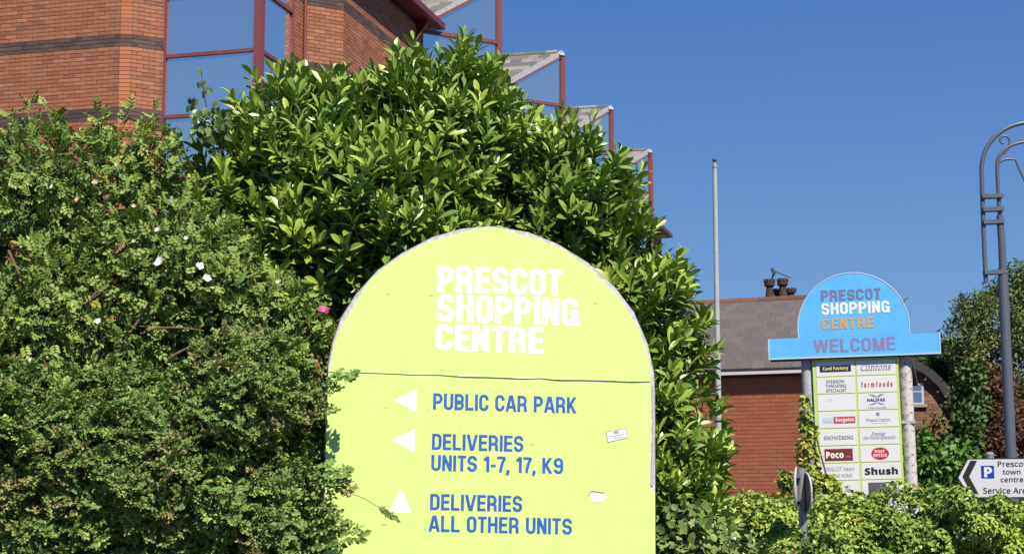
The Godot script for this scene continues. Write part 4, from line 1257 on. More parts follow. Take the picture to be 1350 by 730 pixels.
func build_laurel() -> void:
	var root := thing("laurel_bush", "large glossy green laurel rising behind the lime sign", "bush", Vector3(-0.3, 0.05, -10.7))
	var bark := speckled(Color(0.07, 0.05, 0.035), Color(0.13, 0.10, 0.07), 6.0, 0.9, 101)
	var lobes := [lobe(572, 252, 10.6, 140, 140, 0.75), lobe(415, 250, 10.3, 104, 112, 0.55), lobe(314, 282, 10.1, 52, 62, 0.35), lobe(500, 335, 10.2, 140, 122, 0.65),
		lobe(722, 326, 10.6, 94, 124, 0.6), lobe(832, 372, 10.5, 32, 45, 0.3), lobe(650, 450, 10.9, 172, 165, 0.7), lobe(824, 448, 10.4, 78, 122, 0.45), lobe(870, 590, 10.2, 68, 125, 0.42), lobe(868, 720, 10.1, 68, 105, 0.45), lobe(392, 350, 9.95, 56, 55, 0.38),
		lobe(600, 760, 10.9, 250, 250, 0.6)]
	var tips := []
	for l in lobes: tips.append(l[0] - root.position)
	stems(root, Vector3(0, -0.05, 0), tips, 0.045, bark)
	var st := blade([0.0, 0.085, 0.14, 0.168, 0.14, 0.0], 0.32, 0.18)
	var leaf: ArrayMesh = st.commit()
	var leaf2: ArrayMesh = blade([0.0, 0.075, 0.125, 0.15, 0.12, 0.0], 0.55, 0.30).commit()
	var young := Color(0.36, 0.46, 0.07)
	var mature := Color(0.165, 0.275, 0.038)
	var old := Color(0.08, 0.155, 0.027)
	var xs := [[], []]; var cs := [[], []]; var tw := []
	var best := []
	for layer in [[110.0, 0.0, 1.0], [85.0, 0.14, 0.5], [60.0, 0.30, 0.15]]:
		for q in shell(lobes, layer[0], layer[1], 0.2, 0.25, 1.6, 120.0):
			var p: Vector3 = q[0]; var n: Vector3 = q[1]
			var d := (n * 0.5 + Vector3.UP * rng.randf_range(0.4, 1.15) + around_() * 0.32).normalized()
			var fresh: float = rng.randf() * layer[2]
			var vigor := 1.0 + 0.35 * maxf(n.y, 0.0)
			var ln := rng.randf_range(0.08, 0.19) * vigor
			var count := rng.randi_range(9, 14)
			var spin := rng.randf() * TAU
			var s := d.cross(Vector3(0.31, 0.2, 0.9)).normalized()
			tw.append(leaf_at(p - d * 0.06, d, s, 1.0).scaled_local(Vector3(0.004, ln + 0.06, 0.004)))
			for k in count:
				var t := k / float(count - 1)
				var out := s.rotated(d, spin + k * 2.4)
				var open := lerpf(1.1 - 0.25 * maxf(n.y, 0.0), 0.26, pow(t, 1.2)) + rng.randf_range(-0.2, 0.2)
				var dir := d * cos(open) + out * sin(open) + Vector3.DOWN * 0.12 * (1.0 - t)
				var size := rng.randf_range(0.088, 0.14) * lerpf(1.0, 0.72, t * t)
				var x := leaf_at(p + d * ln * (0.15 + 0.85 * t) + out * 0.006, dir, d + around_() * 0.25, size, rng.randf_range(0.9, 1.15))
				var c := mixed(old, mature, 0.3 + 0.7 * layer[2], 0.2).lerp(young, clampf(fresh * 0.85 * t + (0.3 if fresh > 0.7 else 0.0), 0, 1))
				if rng.randf() < 0.0012: c = Color(0.42, 0.28, 0.03)
				var w := 0 if rng.randf() < 0.65 else 1
				xs[w].append(x); cs[w].append(c)
				if layer[1] == 0.0 and n.z > 0.2 and w == 0:
					best.append([xs[0].size() - 1, size * (absf(x.basis.z.normalized().z) + 0.3)])
	# the 300 leaves that show largest are parts of their own
	var fine := vmat(0.34, 0.5, Color(0.20, 0.28, 0.035))
	best.sort_custom(func(a, b): return a[1] > b[1])
	var tones := []
	for c in [mature, mature.lerp(young, 0.3), mature.lerp(young, 0.6), old.lerp(mature, 0.5), young]:
		var m := mat(c, 0.34)
		m.backlight_enabled = true
		m.backlight = Color(0.20, 0.28, 0.035)
		tones.append(m)
	var gone := {}
	var made := 0
	for q in best:
		var i: int = q[0]
		var px: Vector2 = project(xs[0][i].origin)
		if px.x < 0 or px.x > 975 or px.y < 30 or px.y > 728 or gone.has(i): continue
		if px.x > 436 and px.x < 858 and px.y > 330: continue
		gone[i] = true
		var x: Transform3D = xs[0][i]
		x.origin -= root.position
		part("leaf", leaf, tones[rng.randi() % 4 if rng.randf() < 0.9 else 4], root, x)
		made += 1
		if made >= 300: break
	for w in 2:
		var keep := []; var kc := []
		for i in xs[w].size():
			if w == 0 and gone.has(i): continue
			var x: Transform3D = xs[w][i]
			x.origin -= root.position
			keep.append(x); kc.append(cs[w][i])
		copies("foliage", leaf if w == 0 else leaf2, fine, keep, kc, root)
	for i in tw.size(): tw[i].origin -= root.position
	var ts := begin()
	tube(ts, [Vector3.ZERO, Vector3(0, 1, 0)], 1.0, 0.6, 5, Color.WHITE, false)
	copies("twigs", ts.commit(), mat(Color(0.13, 0.16, 0.05), 0.7), tw, [], root)

# ---------------------------------------------------------------- rose
func flower(root: Node3D, p: Vector3, facing: Vector3, size: float, m: Material, mid: Material, petals := 5) -> void:
	var f := facing.normalized()
	var s := f.cross(Vector3.UP if absf(f.y) < 0.9 else Vector3.RIGHT).normalized()
	var cs := begin()
	for k in 6:
		var a := TAU * k / 6; var b := TAU * (k + 1) / 6
		tri(cs, Vector3(0, 0, 0.3), Vector3(cos(a), sin(a), 0), Vector3(cos(b), sin(b), 0), Vector3(0, 0, 1))
	var z := Basis(s, f.cross(s), f)
	var heart := part("flower", cs.commit(), mid, root, Transform3D(z.scaled_local(Vector3.ONE * size * 0.16), p))
	for k in petals:
		var a := TAU * k / petals + rng.randf() * 0.4
		var dir := Vector3(cos(a), sin(a), rng.randf_range(0.1, 0.6))
		part("petal", PETAL, m, heart, leaf_at(dir * 0.5, dir, Vector3(0, 0, 1), 3.2 * rng.randf_range(0.85, 1.1)))

var PETAL: ArrayMesh = blade([0.12, 0.36, 0.48, 0.40, 0.0], 0.25, -0.12).commit()

func compound_leaf(n: int, length: float, wide: float) -> ArrayMesh:
	# pinnate leaf one metre long: a stalk with paired leaflets and one at the tip
	var st := begin()
	tube(st, [Vector3.ZERO, Vector3(0, 0.9, -0.05)], 0.008, 0.005, 3, Color.WHITE, false)
	for k in n:
		var y := 0.28 + 0.6 * k / n
		for s in [-1.0, 1.0]:
			var b := Basis(Vector3.BACK, -s * 1.05) * Basis(Vector3.UP, s * 0.25)
			blade([0.0, wide, wide * 0.9, 0.0], 0.3, 0.15, Color.WHITE, st, Transform3D(b.scaled(Vector3.ONE * length), Vector3(0, y, 0)))
	blade([0.0, wide, wide * 0.9, 0.0], 0.3, 0.15, Color.WHITE, st, Transform3D(Basis.IDENTITY.scaled(Vector3.ONE * length), Vector3(0, 0.82, 0)))
	return st.commit()

func build_rose() -> void:
	var root := thing("rose_bush", "tangled wild rose with small leaves and white flowers at the left", "bush", Vector3(-2.1, 0.05, -9.7))
	var bark := speckled(Color(0.12, 0.07, 0.045), Color(0.22, 0.14, 0.09), 8.0, 0.9, 111)
	var lobes := [lobe(60, 265, 9.7, 140, 95, 0.45), lobe(178, 255, 9.8, 70, 80, 0.4), lobe(205, 355, 9.5, 120, 95, 0.45), lobe(318, 410, 9.4, 105, 60, 0.35), lobe(60, 420, 9.4, 130, 110, 0.45), lobe(-90, 310, 9.6, 120, 130, 0.5), lobe(385, 455, 9.35, 55, 45, 0.28), lobe(180, 455, 9.45, 110, 70, 0.35), lobe(290, 385, 9.9, 90, 95, 0.25), lobe(270, 300, 10.0, 40, 50, 0.2), lobe(120, 640, 9.75, 330, 250, 0.4)]
	var tips := []
	for l in lobes: tips.append(l[0] + Vector3(0, 0.15, 0.1) - root.position)
	stems(root, Vector3(0, -0.05, 0), tips, 0.022, bark, "cane")
	var xs := []; var cs := []
	var leaf := compound_leaf(3, 0.34, 0.30)
	var hollow := at(4, 330, 9.3)
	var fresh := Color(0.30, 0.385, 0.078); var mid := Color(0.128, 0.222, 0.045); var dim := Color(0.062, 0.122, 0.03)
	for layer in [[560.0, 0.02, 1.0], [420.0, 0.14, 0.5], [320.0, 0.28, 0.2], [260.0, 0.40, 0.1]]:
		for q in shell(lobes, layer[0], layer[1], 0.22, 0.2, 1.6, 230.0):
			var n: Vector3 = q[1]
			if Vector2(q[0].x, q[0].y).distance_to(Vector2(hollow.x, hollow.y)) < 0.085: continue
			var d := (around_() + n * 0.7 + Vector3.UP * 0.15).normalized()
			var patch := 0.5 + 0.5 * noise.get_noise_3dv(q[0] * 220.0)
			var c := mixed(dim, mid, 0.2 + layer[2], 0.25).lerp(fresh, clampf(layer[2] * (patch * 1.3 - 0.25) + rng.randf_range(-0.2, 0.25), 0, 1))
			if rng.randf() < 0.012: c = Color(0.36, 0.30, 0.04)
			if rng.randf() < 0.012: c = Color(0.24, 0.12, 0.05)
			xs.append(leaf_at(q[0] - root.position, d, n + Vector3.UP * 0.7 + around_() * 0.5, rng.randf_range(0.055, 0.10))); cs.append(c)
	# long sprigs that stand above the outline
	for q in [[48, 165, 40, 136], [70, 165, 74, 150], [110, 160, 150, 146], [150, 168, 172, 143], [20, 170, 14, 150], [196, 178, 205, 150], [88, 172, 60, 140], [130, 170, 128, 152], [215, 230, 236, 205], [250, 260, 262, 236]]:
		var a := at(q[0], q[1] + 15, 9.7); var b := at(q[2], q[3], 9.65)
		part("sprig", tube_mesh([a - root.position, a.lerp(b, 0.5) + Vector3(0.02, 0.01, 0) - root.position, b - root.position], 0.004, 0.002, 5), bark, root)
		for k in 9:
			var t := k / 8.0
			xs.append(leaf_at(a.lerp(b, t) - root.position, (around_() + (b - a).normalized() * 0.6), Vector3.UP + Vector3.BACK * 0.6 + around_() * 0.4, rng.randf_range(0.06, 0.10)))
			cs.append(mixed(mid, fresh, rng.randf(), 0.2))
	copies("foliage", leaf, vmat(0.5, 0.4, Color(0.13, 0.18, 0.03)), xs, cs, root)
	# bare woody pieces that show between the leaves
	for q in [[[48, 512], [58, 490], [70, 478]], [[92, 540], [102, 515], [120, 486], [132, 462]], [[120, 392], [128, 384], [136, 378]], [[185, 440], [205, 432], [240, 432], [268, 436]], [[72, 385], [90, 398], [112, 400], [132, 386]], [[150, 470], [170, 440], [190, 410], [205, 380]], [[225, 470], [260, 452], [300, 448]], [[10, 330], [24, 360], [30, 400]], [[40, 480], [52, 512], [64, 540]]]:
		var pts := []
		for p in q: pts.append(at(p[0], p[1], 9.12) - root.position)
		part("cane", tube_mesh(pts, 0.008, 0.004, 6), bark, root)
	var white := mat(Color(0.74, 0.72, 0.74), 0.6); white.backlight_enabled = true; white.backlight = Color(0.3, 0.3, 0.3)
	var cream := mat(Color(0.55, 0.42, 0.26), 0.7); var yellow := mat(Color(0.55, 0.40, 0.06), 0.7)
	var pink := mat(Color(0.52, 0.045, 0.20), 0.55); pink.backlight_enabled = true; pink.backlight = Color(0.2, 0.02, 0.08)
	for q in [[211, 347, 0.064, 0], [262, 351, 0.044, 0], [272, 368, 0.048, 0], [128, 424, 0.032, 0], [208, 303, 0.034, 0], [102, 263, 0.032, 1], [124, 241, 0.034, 1], [154, 217, 0.028, 1], [68, 246, 0.026, 0], [175, 272, 0.024, 1], [244, 314, 0.022, 0], [40, 474, 0.026, 0], [204, 526, 0.03, 0], [176, 318, 0.024, 1], [365, 372, 0.022, 0]]:
		flower(root, at(q[0], q[1], 8.98 if q[1] > 300 else 9.2) - root.position, Vector3(rng.randf_range(-0.6, 0.6), 0.5, 0.9), q[2], white if q[3] == 0 else cream, yellow)
	flower(root, at(426, 410, 9.05) - root.position, Vector3(0.1, 0.7, 0.7), 0.056, pink, yellow, 6)

# ---------------------------------------------------------------- cotoneaster
func spray(seed_: int, base: Color, tip: Color) -> ArrayMesh:
	# fishbone twig about a third of a metre long with small oval leaves and a few berries
	rng.seed = seed_
	var st := begin()
	tube(st, [Vector3.ZERO, Vector3(0, 0.5, 0.01), Vector3(0, 1.0, -0.06)], 0.007, 0.003, 3, Color(0.09, 0.05, 0.03), false)
	var add := func(p: Vector3, d: Vector3, s: float, c: Color) -> void:
		var x := leaf_at(p, d, Vector3(0, 0.2, 1) + around_() * 0.9, s)
		blade([0.0, 0.36, 0.30, 0.0], 0.35, 0.1, c, st, x)
	for k in 8:
		var y := 0.06 + 0.92 * k / 8.0
		for s in [-1.0, 1.0]:
			var l := 0.42 * (1.0 - 0.6 * y) * rng.randf_range(0.5, 1.2)
			var d := Vector3(s * 0.8, 0.6, rng.randf_range(-0.35, 0.5)).normalized()
			var b := Vector3(0, y, 0.01 - 0.07 * y * y)
			tube(st, [b, b + d * l], 0.004, 0.002, 3, Color(0.09, 0.05, 0.03), false)
			for j in 3:
				var t := (j + 0.7) / 3.0
				for u in [-1.0, 1.0]:
					var c := base.lerp(tip, clampf(y * 0.5 + t * 0.3 + rng.randf_range(-0.3, 0.3), 0, 1))
					var v := rng.randf_range(0.75, 1.25)
					add.call(b + d * l * t, d + Vector3(-d.y, d.x, 0) * u * 0.9 + Vector3(0, 0, rng.randf_range(-0.3, 0.6)), rng.randf_range(0.10, 0.155), Color(c.r * v, c.g * v, c.b * v))
			if rng.randf() < 0.32:
				var p := b + d * l * rng.randf() + Vector3(0, 0, 0.02)
				var rb := 0.013
				for f in [[Vector3.RIGHT, Vector3.UP], [Vector3.UP, Vector3.LEFT], [Vector3.LEFT, Vector3.DOWN], [Vector3.DOWN, Vector3.RIGHT]]:
					for zz in [Vector3.BACK, Vector3.FORWARD]:
						tri(st, p + f[0] * rb, p + f[1] * rb, p + zz * rb, (f[0] + f[1] + zz).normalized(), Color(0.20, 0.075, 0.03))
	return st.commit()

func build_cotoneaster() -> void:
	var root := thing("cotoneaster", "dense small leaved shrub of arching sprays below the rose", "shrub", Vector3(-1.7, 0.05, -9.1))
	var bark := speckled(Color(0.07, 0.045, 0.03), Color(0.13, 0.09, 0.06), 8.0, 0.9, 121)
	var lobes := [lobe(312, 570, 9.0, 82, 110, 0.38), lobe(225, 660, 8.85, 140, 110, 0.42), lobe(345, 670, 8.95, 42, 120, 0.28), lobe(330, 490, 9.12, 60, 52, 0.26), lobe(90, 630, 8.8, 140, 110, 0.45), lobe(-40, 590, 8.8, 100, 110, 0.45), lobe(140, 545, 9.0, 90, 60, 0.35), lobe(378, 540, 9.12, 22, 60, 0.18), lobe(392, 650, 9.2, 18, 90, 0.14),
		lobe(150, 850, 8.75, 280, 160, 0.5)]
	var tips := []
	for l in lobes: tips.append(l[0] - root.position)
	stems(root, Vector3(0, -0.05, 0), tips, 0.02, bark)
	var kinds := [spray(11, Color(0.145, 0.235, 0.055), Color(0.28, 0.35, 0.10)), spray(12, Color(0.12, 0.225, 0.052), Color(0.235, 0.345, 0.09)), spray(13, Color(0.16, 0.225, 0.06), Color(0.36, 0.29, 0.12)), spray(14, Color(0.20, 0.325, 0.07), Color(0.36, 0.46, 0.11))]
	rng.seed = 555
	var xs := [[], [], [], []]
	for layer in [[520.0, 0.0], [380.0, 0.08], [260.0, 0.18]]:
		for q in shell(lobes, layer[0], layer[1], 0.3, 0.15, 2.0, 300.0):
			var n: Vector3 = q[1]
			var d := (Vector3(0.35, -0.05, 0.2) + n * rng.randf_range(0.2, 0.8) + around_() * 0.75).normalized()
			var v := noise.get_noise_3dv(q[0] * 160.0) + rng.randf_range(-0.35, 0.35)
			var k := 2 if v > 0.42 else 0 if v > 0.05 else 1 if v > -0.28 else 3
			xs[k].append(leaf_at(q[0] - d * 0.05 - root.position, d, n + Vector3.UP * 0.9 + around_() * 0.8, rng.randf_range(0.08, 0.16)))
	# sprays that reach across the edge of the lime sign
	for q in [[424, 505, 470, 494, 0.21], [420, 520, 447, 512, 0.14], [416, 545, 442, 541, 0.16], [405, 622, 460, 624, 0.24], [410, 640, 465, 646, 0.25], [408, 632, 448, 636, 0.2], [402, 690, 444, 676, 0.22], [402, 705, 450, 690, 0.24], [405, 720, 476, 706, 0.28], [400, 726, 440, 716, 0.2], [404, 668, 436, 668, 0.17]]:
		var a := at(q[0], q[1], 8.84); var b := at(q[2], q[3], 8.76)
		xs[[0, 2, 0, 1][rng.randi() % 4]].append(leaf_at(a - root.position, b - a, Vector3(0, 0.8, 0.7), a.distance_to(b) * 1.05))
	var m := vmat(0.5, 0.4, Color(0.11, 0.14, 0.03))
	for k in 4:
		copies("foliage", kinds[k], m, xs[k], [], root)
	# one long bare runner with a tuft at its end in front of the sign
	var pts := []
	for q in [[436, 642], [462, 650], [480, 657], [498, 668], [512, 678], [523, 684]]: pts.append(at(q[0], q[1], 8.78) - root.position)
	part("runner", tube_mesh(pts, 0.0018, 0.0012, 4), bark, root)
	for q in [[497, 667, 512, 677], [506, 674, 524, 686], [500, 671, 514, 682]]:
		var a := at(q[0], q[1], 8.775); var b := at(q[2], q[3], 8.77)
		part("tuft", kinds[0], m, root, leaf_at(a - root.position, b - a, Vector3(0.2, 0.5, 0.9), a.distance_to(b) * 1.1, 0.55))

# ---------------------------------------------------------------- ivy
func ivy_leaf() -> ArrayMesh:
	var st := begin()
	var rim := [Vector3(0, 0, 0), Vector3(-0.34, -0.06, 0.02), Vector3(-0.50, 0.30, 0.07), Vector3(-0.28, 0.52, 0.03), Vector3(-0.20, 0.78, 0.0), Vector3(0, 1.0, -0.12), Vector3(0.20, 0.78, 0.0), Vector3(0.28, 0.52, 0.03), Vector3(0.50, 0.30, 0.07), Vector3(0.34, -0.06, 0.02)]
	var c := Vector3(0, 0.38, -0.05)
	for i in rim.size():
		var a: Vector3 = rim[i]; var b: Vector3 = rim[(i + 1) % rim.size()]
		var n := (a - c).cross(b - c).normalized()
		if n.z < 0: n = -n
		tri(st, c, a, b, n)
	return st.commit()

func build_ivy() -> void:
	rng.seed = 777
	var root := thing("ivy_hedge", "mounded bright green ivy hedge in front of the welcome sign", "hedge", Vector3(3.3, 0, -16.8))
	var lobes := []
	for q in [[905, 700, 40], [940, 672, 48], [985, 668, 50], [1030, 672, 52], [1092, 668, 48], [1118, 662, 40], [1145, 668, 45], [1190, 662, 52], [1228, 655, 46], [1262, 663, 40], [1300, 680, 46], [1345, 680, 46], [1390, 676, 50], [1440, 672, 50], [1075, 700, 50], [1045, 712, 46]]:
		lobes.append(lobe(q[0] + rng.randf_range(-4, 4), q[1] + 33, 17.2 if q[1] < 690 else 16.2, q[2], 46, 0.75))
	lobes.append(lobe(1262, 662, 16.5, 26, 24, 0.3)); lobes.append(lobe(1318, 670, 16.4, 15, 20, 0.25)); lobes.append(lobe(1290, 690, 16.4, 40, 30, 0.3))
	for x in [950, 1040, 1130, 1220, 1310, 1400]:
		lobes.append(lobe(x, 800, 17.0, 75, 110, 0.95))
	var bark := speckled(Color(0.09, 0.06, 0.04), Color(0.15, 0.11, 0.08), 8.0, 0.9, 131)
	for i in range(0, lobes.size(), 3):
		var t: Vector3 = lobes[i][0] - root.position
		stems(root, Vector3(t.x, 0, t.z), [t], 0.03, bark)
	var leaf := ivy_leaf()
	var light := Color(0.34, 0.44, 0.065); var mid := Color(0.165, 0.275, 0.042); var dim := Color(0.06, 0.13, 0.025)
	var xs := []; var cs := []
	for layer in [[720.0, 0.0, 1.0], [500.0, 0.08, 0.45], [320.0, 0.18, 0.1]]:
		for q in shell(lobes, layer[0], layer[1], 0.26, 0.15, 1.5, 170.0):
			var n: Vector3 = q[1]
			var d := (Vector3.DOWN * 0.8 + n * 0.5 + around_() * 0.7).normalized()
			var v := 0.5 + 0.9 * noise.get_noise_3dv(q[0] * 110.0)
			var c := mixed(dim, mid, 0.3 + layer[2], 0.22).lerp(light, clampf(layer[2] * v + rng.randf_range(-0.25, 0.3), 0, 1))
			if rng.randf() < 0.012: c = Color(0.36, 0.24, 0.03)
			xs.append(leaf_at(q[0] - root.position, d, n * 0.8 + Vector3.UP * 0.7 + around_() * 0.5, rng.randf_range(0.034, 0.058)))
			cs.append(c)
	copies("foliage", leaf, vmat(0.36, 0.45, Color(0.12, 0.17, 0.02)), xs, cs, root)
	# ivy on the sign's left post
	var col := thing("climbing_ivy", "yellowish ivy climbing the left post of the welcome sign", "ivy", Vector3(3.42, 0, -19.75))
	var l2 := [lobe(1062, 548, 19.72, 6, 24, 0.10), lobe(1065, 585, 19.7, 10, 28, 0.14), lobe(1067, 615, 19.7, 12, 30, 0.16), lobe(1074, 648, 19.65, 20, 30, 0.22), lobe(1085, 690, 19.6, 45, 60, 0.35), lobe(1035, 632, 18.9, 10, 14, 0.12), lobe(1095, 640, 19.6, 10, 12, 0.12)]
	for i in 2:
		var s: Vector3 = Vector3(0.02 + 0.1 * i, 0, 0.05)
		part("stem", tube_mesh([s, s + Vector3(0.02, 1.5, 0.0), at(1066 + 6 * i, 560, 19.72) - col.position], 0.022, 0.008, 7), bark, col)
	xs = []; cs = []
	for layer in [[620.0, 0.0, 1.0], [420.0, 0.06, 0.5]]:
		for q in shell(l2, layer[0], layer[1], 0.3, 0.3, 3.0):
			var n: Vector3 = q[1]
			xs.append(leaf_at(q[0] - col.position, Vector3.DOWN * 0.7 + n * 0.5 + around_() * 0.8, n + Vector3.UP * 0.5 + around_() * 0.4, rng.randf_range(0.045, 0.075)))
			cs.append(mixed(mid, Color(0.30, 0.34, 0.04), clampf(layer[2] * rng.randf_range(0.0, 1.2), 0, 1), 0.2) if rng.randf() > 0.05 else Color(0.42, 0.30, 0.03))
	copies("foliage", leaf, vmat(0.4, 0.45, Color(0.12, 0.15, 0.02)), xs, cs, col)

# ---------------------------------------------------------------- round-leaved shrub
func build_round_leaf_shrub() -> void:
	rng.seed = 888
	var root := thing("round_leaf_shrub", "low grey-green round leaved shrub at the foot of the laurel", "shrub", at(925, 730, 9.5) * Vector3(1, 0, 1) + Vector3(0, 0.05, 0))
	var lobes := [lobe(905, 715, 9.5, 48, 62, 0.25), lobe(955, 735, 9.5, 42, 60, 0.25), lobe(930, 800, 9.5, 85, 110, 0.35), lobe(985, 770, 9.6, 40, 50, 0.2)]
	var bark := mat(Color(0.10, 0.07, 0.045), 0.9)
	var tips := []
	for l in lobes: tips.append(l[0] + Vector3(0, 0.1, 0) - root.position)
	stems(root, Vector3(0, -0.05, 0), tips, 0.014, bark)
	var leaf: ArrayMesh = blade([0.10, 0.36, 0.42, 0.30, 0.0], 0.15, 0.1).commit()
	var xs := []; var cs := []
	for layer in [[330.0, 0.0], [260.0, 0.10]]:
		for q in shell(lobes, layer[0], layer[1], 0.35, 0.3, 2.2):
			var n: Vector3 = q[1]
			xs.append(leaf_at(q[0] - root.position, n * 0.6 + around_() * 0.8 + Vector3.UP * 0.2, n + Vector3.UP * 0.6 + around_() * 0.5, rng.randf_range(0.035, 0.06)))
			cs.append(mixed(Color(0.10, 0.165, 0.045), Color(0.20, 0.265, 0.075), rng.randf(), 0.2))
	copies("foliage", leaf, vmat(0.5, 0.4, Color(0.06, 0.09, 0.02)), xs, cs, root)

# ---------------------------------------------------------------- sapling shoot
func build_sapling() -> void:
	rng.seed = 999
	var base := at(290, 700, 9.85)
	var root := thing("sapling", "thin leafy sapling shoot standing up before the mirror glass", "sapling", Vector3(base.x, 0.05, base.z))
	var bark := mat(Color(0.09, 0.06, 0.04), 0.9)
	var d := 9.8
	var P := func(px, py): return at(px, py, d) - root.position
	part("stem", tube_mesh([Vector3(0, -0.05, 0), P.call(292, 500), P.call(290, 300), P.call(282, 200), P.call(273, 150), P.call(267, 112), P.call(264.5, 92)], 0.007, 0.0022, 7), bark, root)
	part("side_shoot", tube_mesh([P.call(284, 215), P.call(262, 160), P.call(250, 128)], 0.004, 0.002, 5), bark, root)
	part("side_shoot", tube_mesh([P.call(288, 270), P.call(250, 215), P.call(232, 180), P.call(222, 168)], 0.004, 0.002, 5), bark, root)
	part("side_shoot", tube_mesh([P.call(284, 220), P.call(296, 170), P.call(288, 138)], 0.004, 0.002, 5), bark, root)
	var leaf: ArrayMesh = blade([0.0, 0.27, 0.30, 0.17, 0.0], 0.3, 0.25).commit()
	var tones := []
	for c in [Color(0.05, 0.10, 0.028), Color(0.08, 0.145, 0.04), Color(0.12, 0.185, 0.05)]:
		var m := mat(c, 0.4)
		m.backlight_enabled = true; m.backlight = Color(0.05, 0.08, 0.01)
		tones.append(m)
	var spots := [[262, 93], [266, 100], [264, 108], [270, 118], [274, 112], [277, 121], [262, 130], [258, 128], [276, 138], [283, 140], [288, 134], [290, 146], [284, 150], [250, 128], [253, 132], [251, 141], [249, 149], [262, 135]]
	for k in 120: spots.append([255 + rng.randf() * 45, 143 + rng.randf() * 42])
	for k in 26: spots.append([219 + rng.randf() * 20, 165 + rng.randf() * 55])
	for q in spots:
		var p: Vector3 = P.call(q[0], q[1]) + Vector3(0, 0, rng.randf_range(-0.10, 0.10))
		part("leaf", leaf, tones[rng.randi() % 3], root, leaf_at(p, Vector3.DOWN * 0.8 + around_() * 0.7, Vector3(0, 0.5, 1) + around_() * 0.5, rng.randf_range(0.042, 0.068)))

# ---------------------------------------------------------------- trees and bushes far right
func clump(n: int, r: float, size: float, wide: float, seed_: int) -> ArrayMesh:
	rng.seed = seed_
	var st := begin()
	for k in n:
		var p := around_() * r * pow(rng.randf(), 0.4)
		blade([0.0, wide, wide * 0.85, 0.0], 0.3, 0.2, Color.WHITE, st, leaf_at(p, p.normalized() * 0.4 + around_() + Vector3.DOWN * 0.3, Vector3.UP + around_() * 0.8, size * rng.randf_range(0.7, 1.2)))
	return st.commit()

func tree(called: String, label: String, category: String, foot: Vector3, lobes: Array, kinds: Array, tones: Array, density: float, trunk_r: float, limbs: bool) -> void:
	var root := thing(called, label, category, foot)
	var bark := speckled(Color(0.07, 0.055, 0.04), Color(0.13, 0.105, 0.08), 3.0, 0.95, 141)
	var top: Vector3 = lobes[0][0] - foot
	if limbs:
		part("trunk", tube_mesh([Vector3.ZERO, Vector3(top.x * 0.3, top.y * 0.5, top.z * 0.3), top], trunk_r, trunk_r * 0.35, 9), bark, root)
	var tips := []
	for l in lobes: tips.append(l[0] - foot)
	stems(root, Vector3(top.x * 0.1, 0.0 if not limbs else top.y * 0.25, 0), tips, trunk_r * 0.5, bark, "limb")
	var xs := [[], []]; var cs := [[], []]
	for layer in [[density, 0.0, 1.0], [density * 0.6, 0.35, 0.3]]:
		for q in shell(lobes, layer[0], layer[1], 0.28, 0.2, 0.55):
			var k := rng.randi() % 2
			var b := Basis(around_(), rng.randf() * TAU).scaled(Vector3.ONE * rng.randf_range(0.7, 1.25))
			xs[k].append(Transform3D(b, q[0] - foot))
			cs[k].append(mixed(tones[0], tones[1], 0.5 + 0.8 * noise.get_noise_3dv(q[0] * 30.0) + rng.randf_range(-0.4, 0.4), 0.2))
	for k in 2:
		copies("crown", kinds[k], vmat(0.55, 0.35, Color(0.06, 0.08, 0.02)), xs[k], cs[k], root)

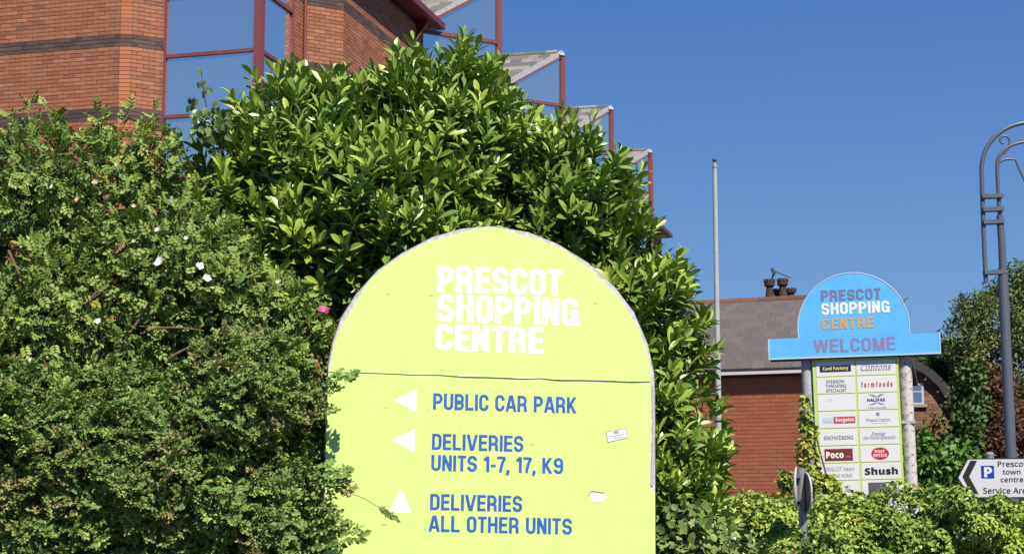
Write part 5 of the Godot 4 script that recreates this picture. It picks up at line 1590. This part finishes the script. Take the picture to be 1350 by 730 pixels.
func build_background_trees() -> void:
	var fine := [clump(16, 0.22, 0.13, 0.16, 21), clump(16, 0.25, 0.12, 0.18, 22)]
	var broad := [clump(14, 0.20, 0.13, 0.34, 23), clump(14, 0.22, 0.12, 0.36, 24)]
	rng.seed = 4242
	var f := func(px, d): return at(px, 760, d) * Vector3(1, 0, 1)
	tree("pale_tree", "tall pale olive green tree behind the lamp post", "tree", f.call(1345, 50.0), [lobe(1335, 440, 50, 52, 62, 1.5), lobe(1290, 420, 49.5, 26, 26, 0.8), lobe(1275, 450, 49.5, 22, 40, 0.8), lobe(1345, 385, 50, 26, 30, 0.9), lobe(1318, 392, 50, 18, 20, 0.6), lobe(1390, 400, 50.5, 50, 60, 1.4), lobe(1400, 500, 50, 70, 70, 1.5), lobe(1340, 510, 50, 60, 50, 1.4), lobe(1290, 500, 49.8, 28, 40, 0.9), lobe(1440, 430, 51, 50, 70, 1.4)], fine, [Color(0.075, 0.115, 0.035), Color(0.23, 0.27, 0.09)], 26.0, 0.22, true)
	tree("dark_evergreen", "dark green tree rising above the curved gable roof", "tree", f.call(1232, 52.0), [lobe(1236, 490, 52, 28, 20, 1.2), lobe(1255, 478, 52, 16, 24, 0.9), lobe(1215, 500, 52, 24, 22, 1.2), lobe(1262, 520, 51.5, 24, 50, 1.0)], broad, [Color(0.026, 0.062, 0.018), Color(0.06, 0.115, 0.03)], 26.0, 0.16, true)
	tree("leafy_bush", "glossy green bush between the curved gable and copper foliage", "bush", f.call(1272, 40.5), [lobe(1276, 535, 40.5, 9, 30, 0.4), lobe(1274, 565, 40, 12, 24, 0.5), lobe(1280, 500, 40.5, 7, 16, 0.3), lobe(1276, 630, 40, 20, 45, 0.5)], broad, [Color(0.04, 0.085, 0.02), Color(0.10, 0.175, 0.045)], 34.0, 0.06, false)
	tree("copper_bush", "reddish brown copper leaved bush behind the direction sign", "bush", f.call(1318, 41.0), [lobe(1310, 560, 41, 26, 42, 0.7), lobe(1300, 600, 41, 26, 40, 0.7), lobe(1318, 512, 41, 18, 26, 0.5), lobe(1345, 580, 41.5, 30, 50, 0.7), lobe(1310, 660, 41, 50, 60, 0.8)], fine, [Color(0.060, 0.030, 0.018), Color(0.15, 0.075, 0.038)], 30.0, 0.07, false)
	tree("bright_shrub", "bright green rounded shrub mound behind the rusty sign post", "bush", f.call(1240, 34.0), [lobe(1232, 614, 34, 28, 22, 0.6), lobe(1262, 612, 34, 20, 20, 0.5), lobe(1212, 606, 34, 10, 24, 0.4), lobe(1285, 628, 34, 16, 18, 0.5), lobe(1240, 670, 34, 55, 50, 0.7)], broad, [Color(0.065, 0.145, 0.026), Color(0.145, 0.26, 0.05)], 60.0, 0.06, false)
	tree("wall_creeper", "loose green creeper straggling over the gable brickwork", "creeper", f.call(1232, 41.7), [lobe(1222, 534, 41.85, 5, 3, 0.05), lobe(1234, 550, 41.85, 6, 5, 0.05), lobe(1214, 560, 41.85, 4, 7, 0.05), lobe(1246, 566, 41.85, 6, 9, 0.06), lobe(1228, 578, 41.85, 12, 6, 0.06)], broad, [Color(0.05, 0.10, 0.02), Color(0.13, 0.19, 0.05)], 22.0, 0.02, false)
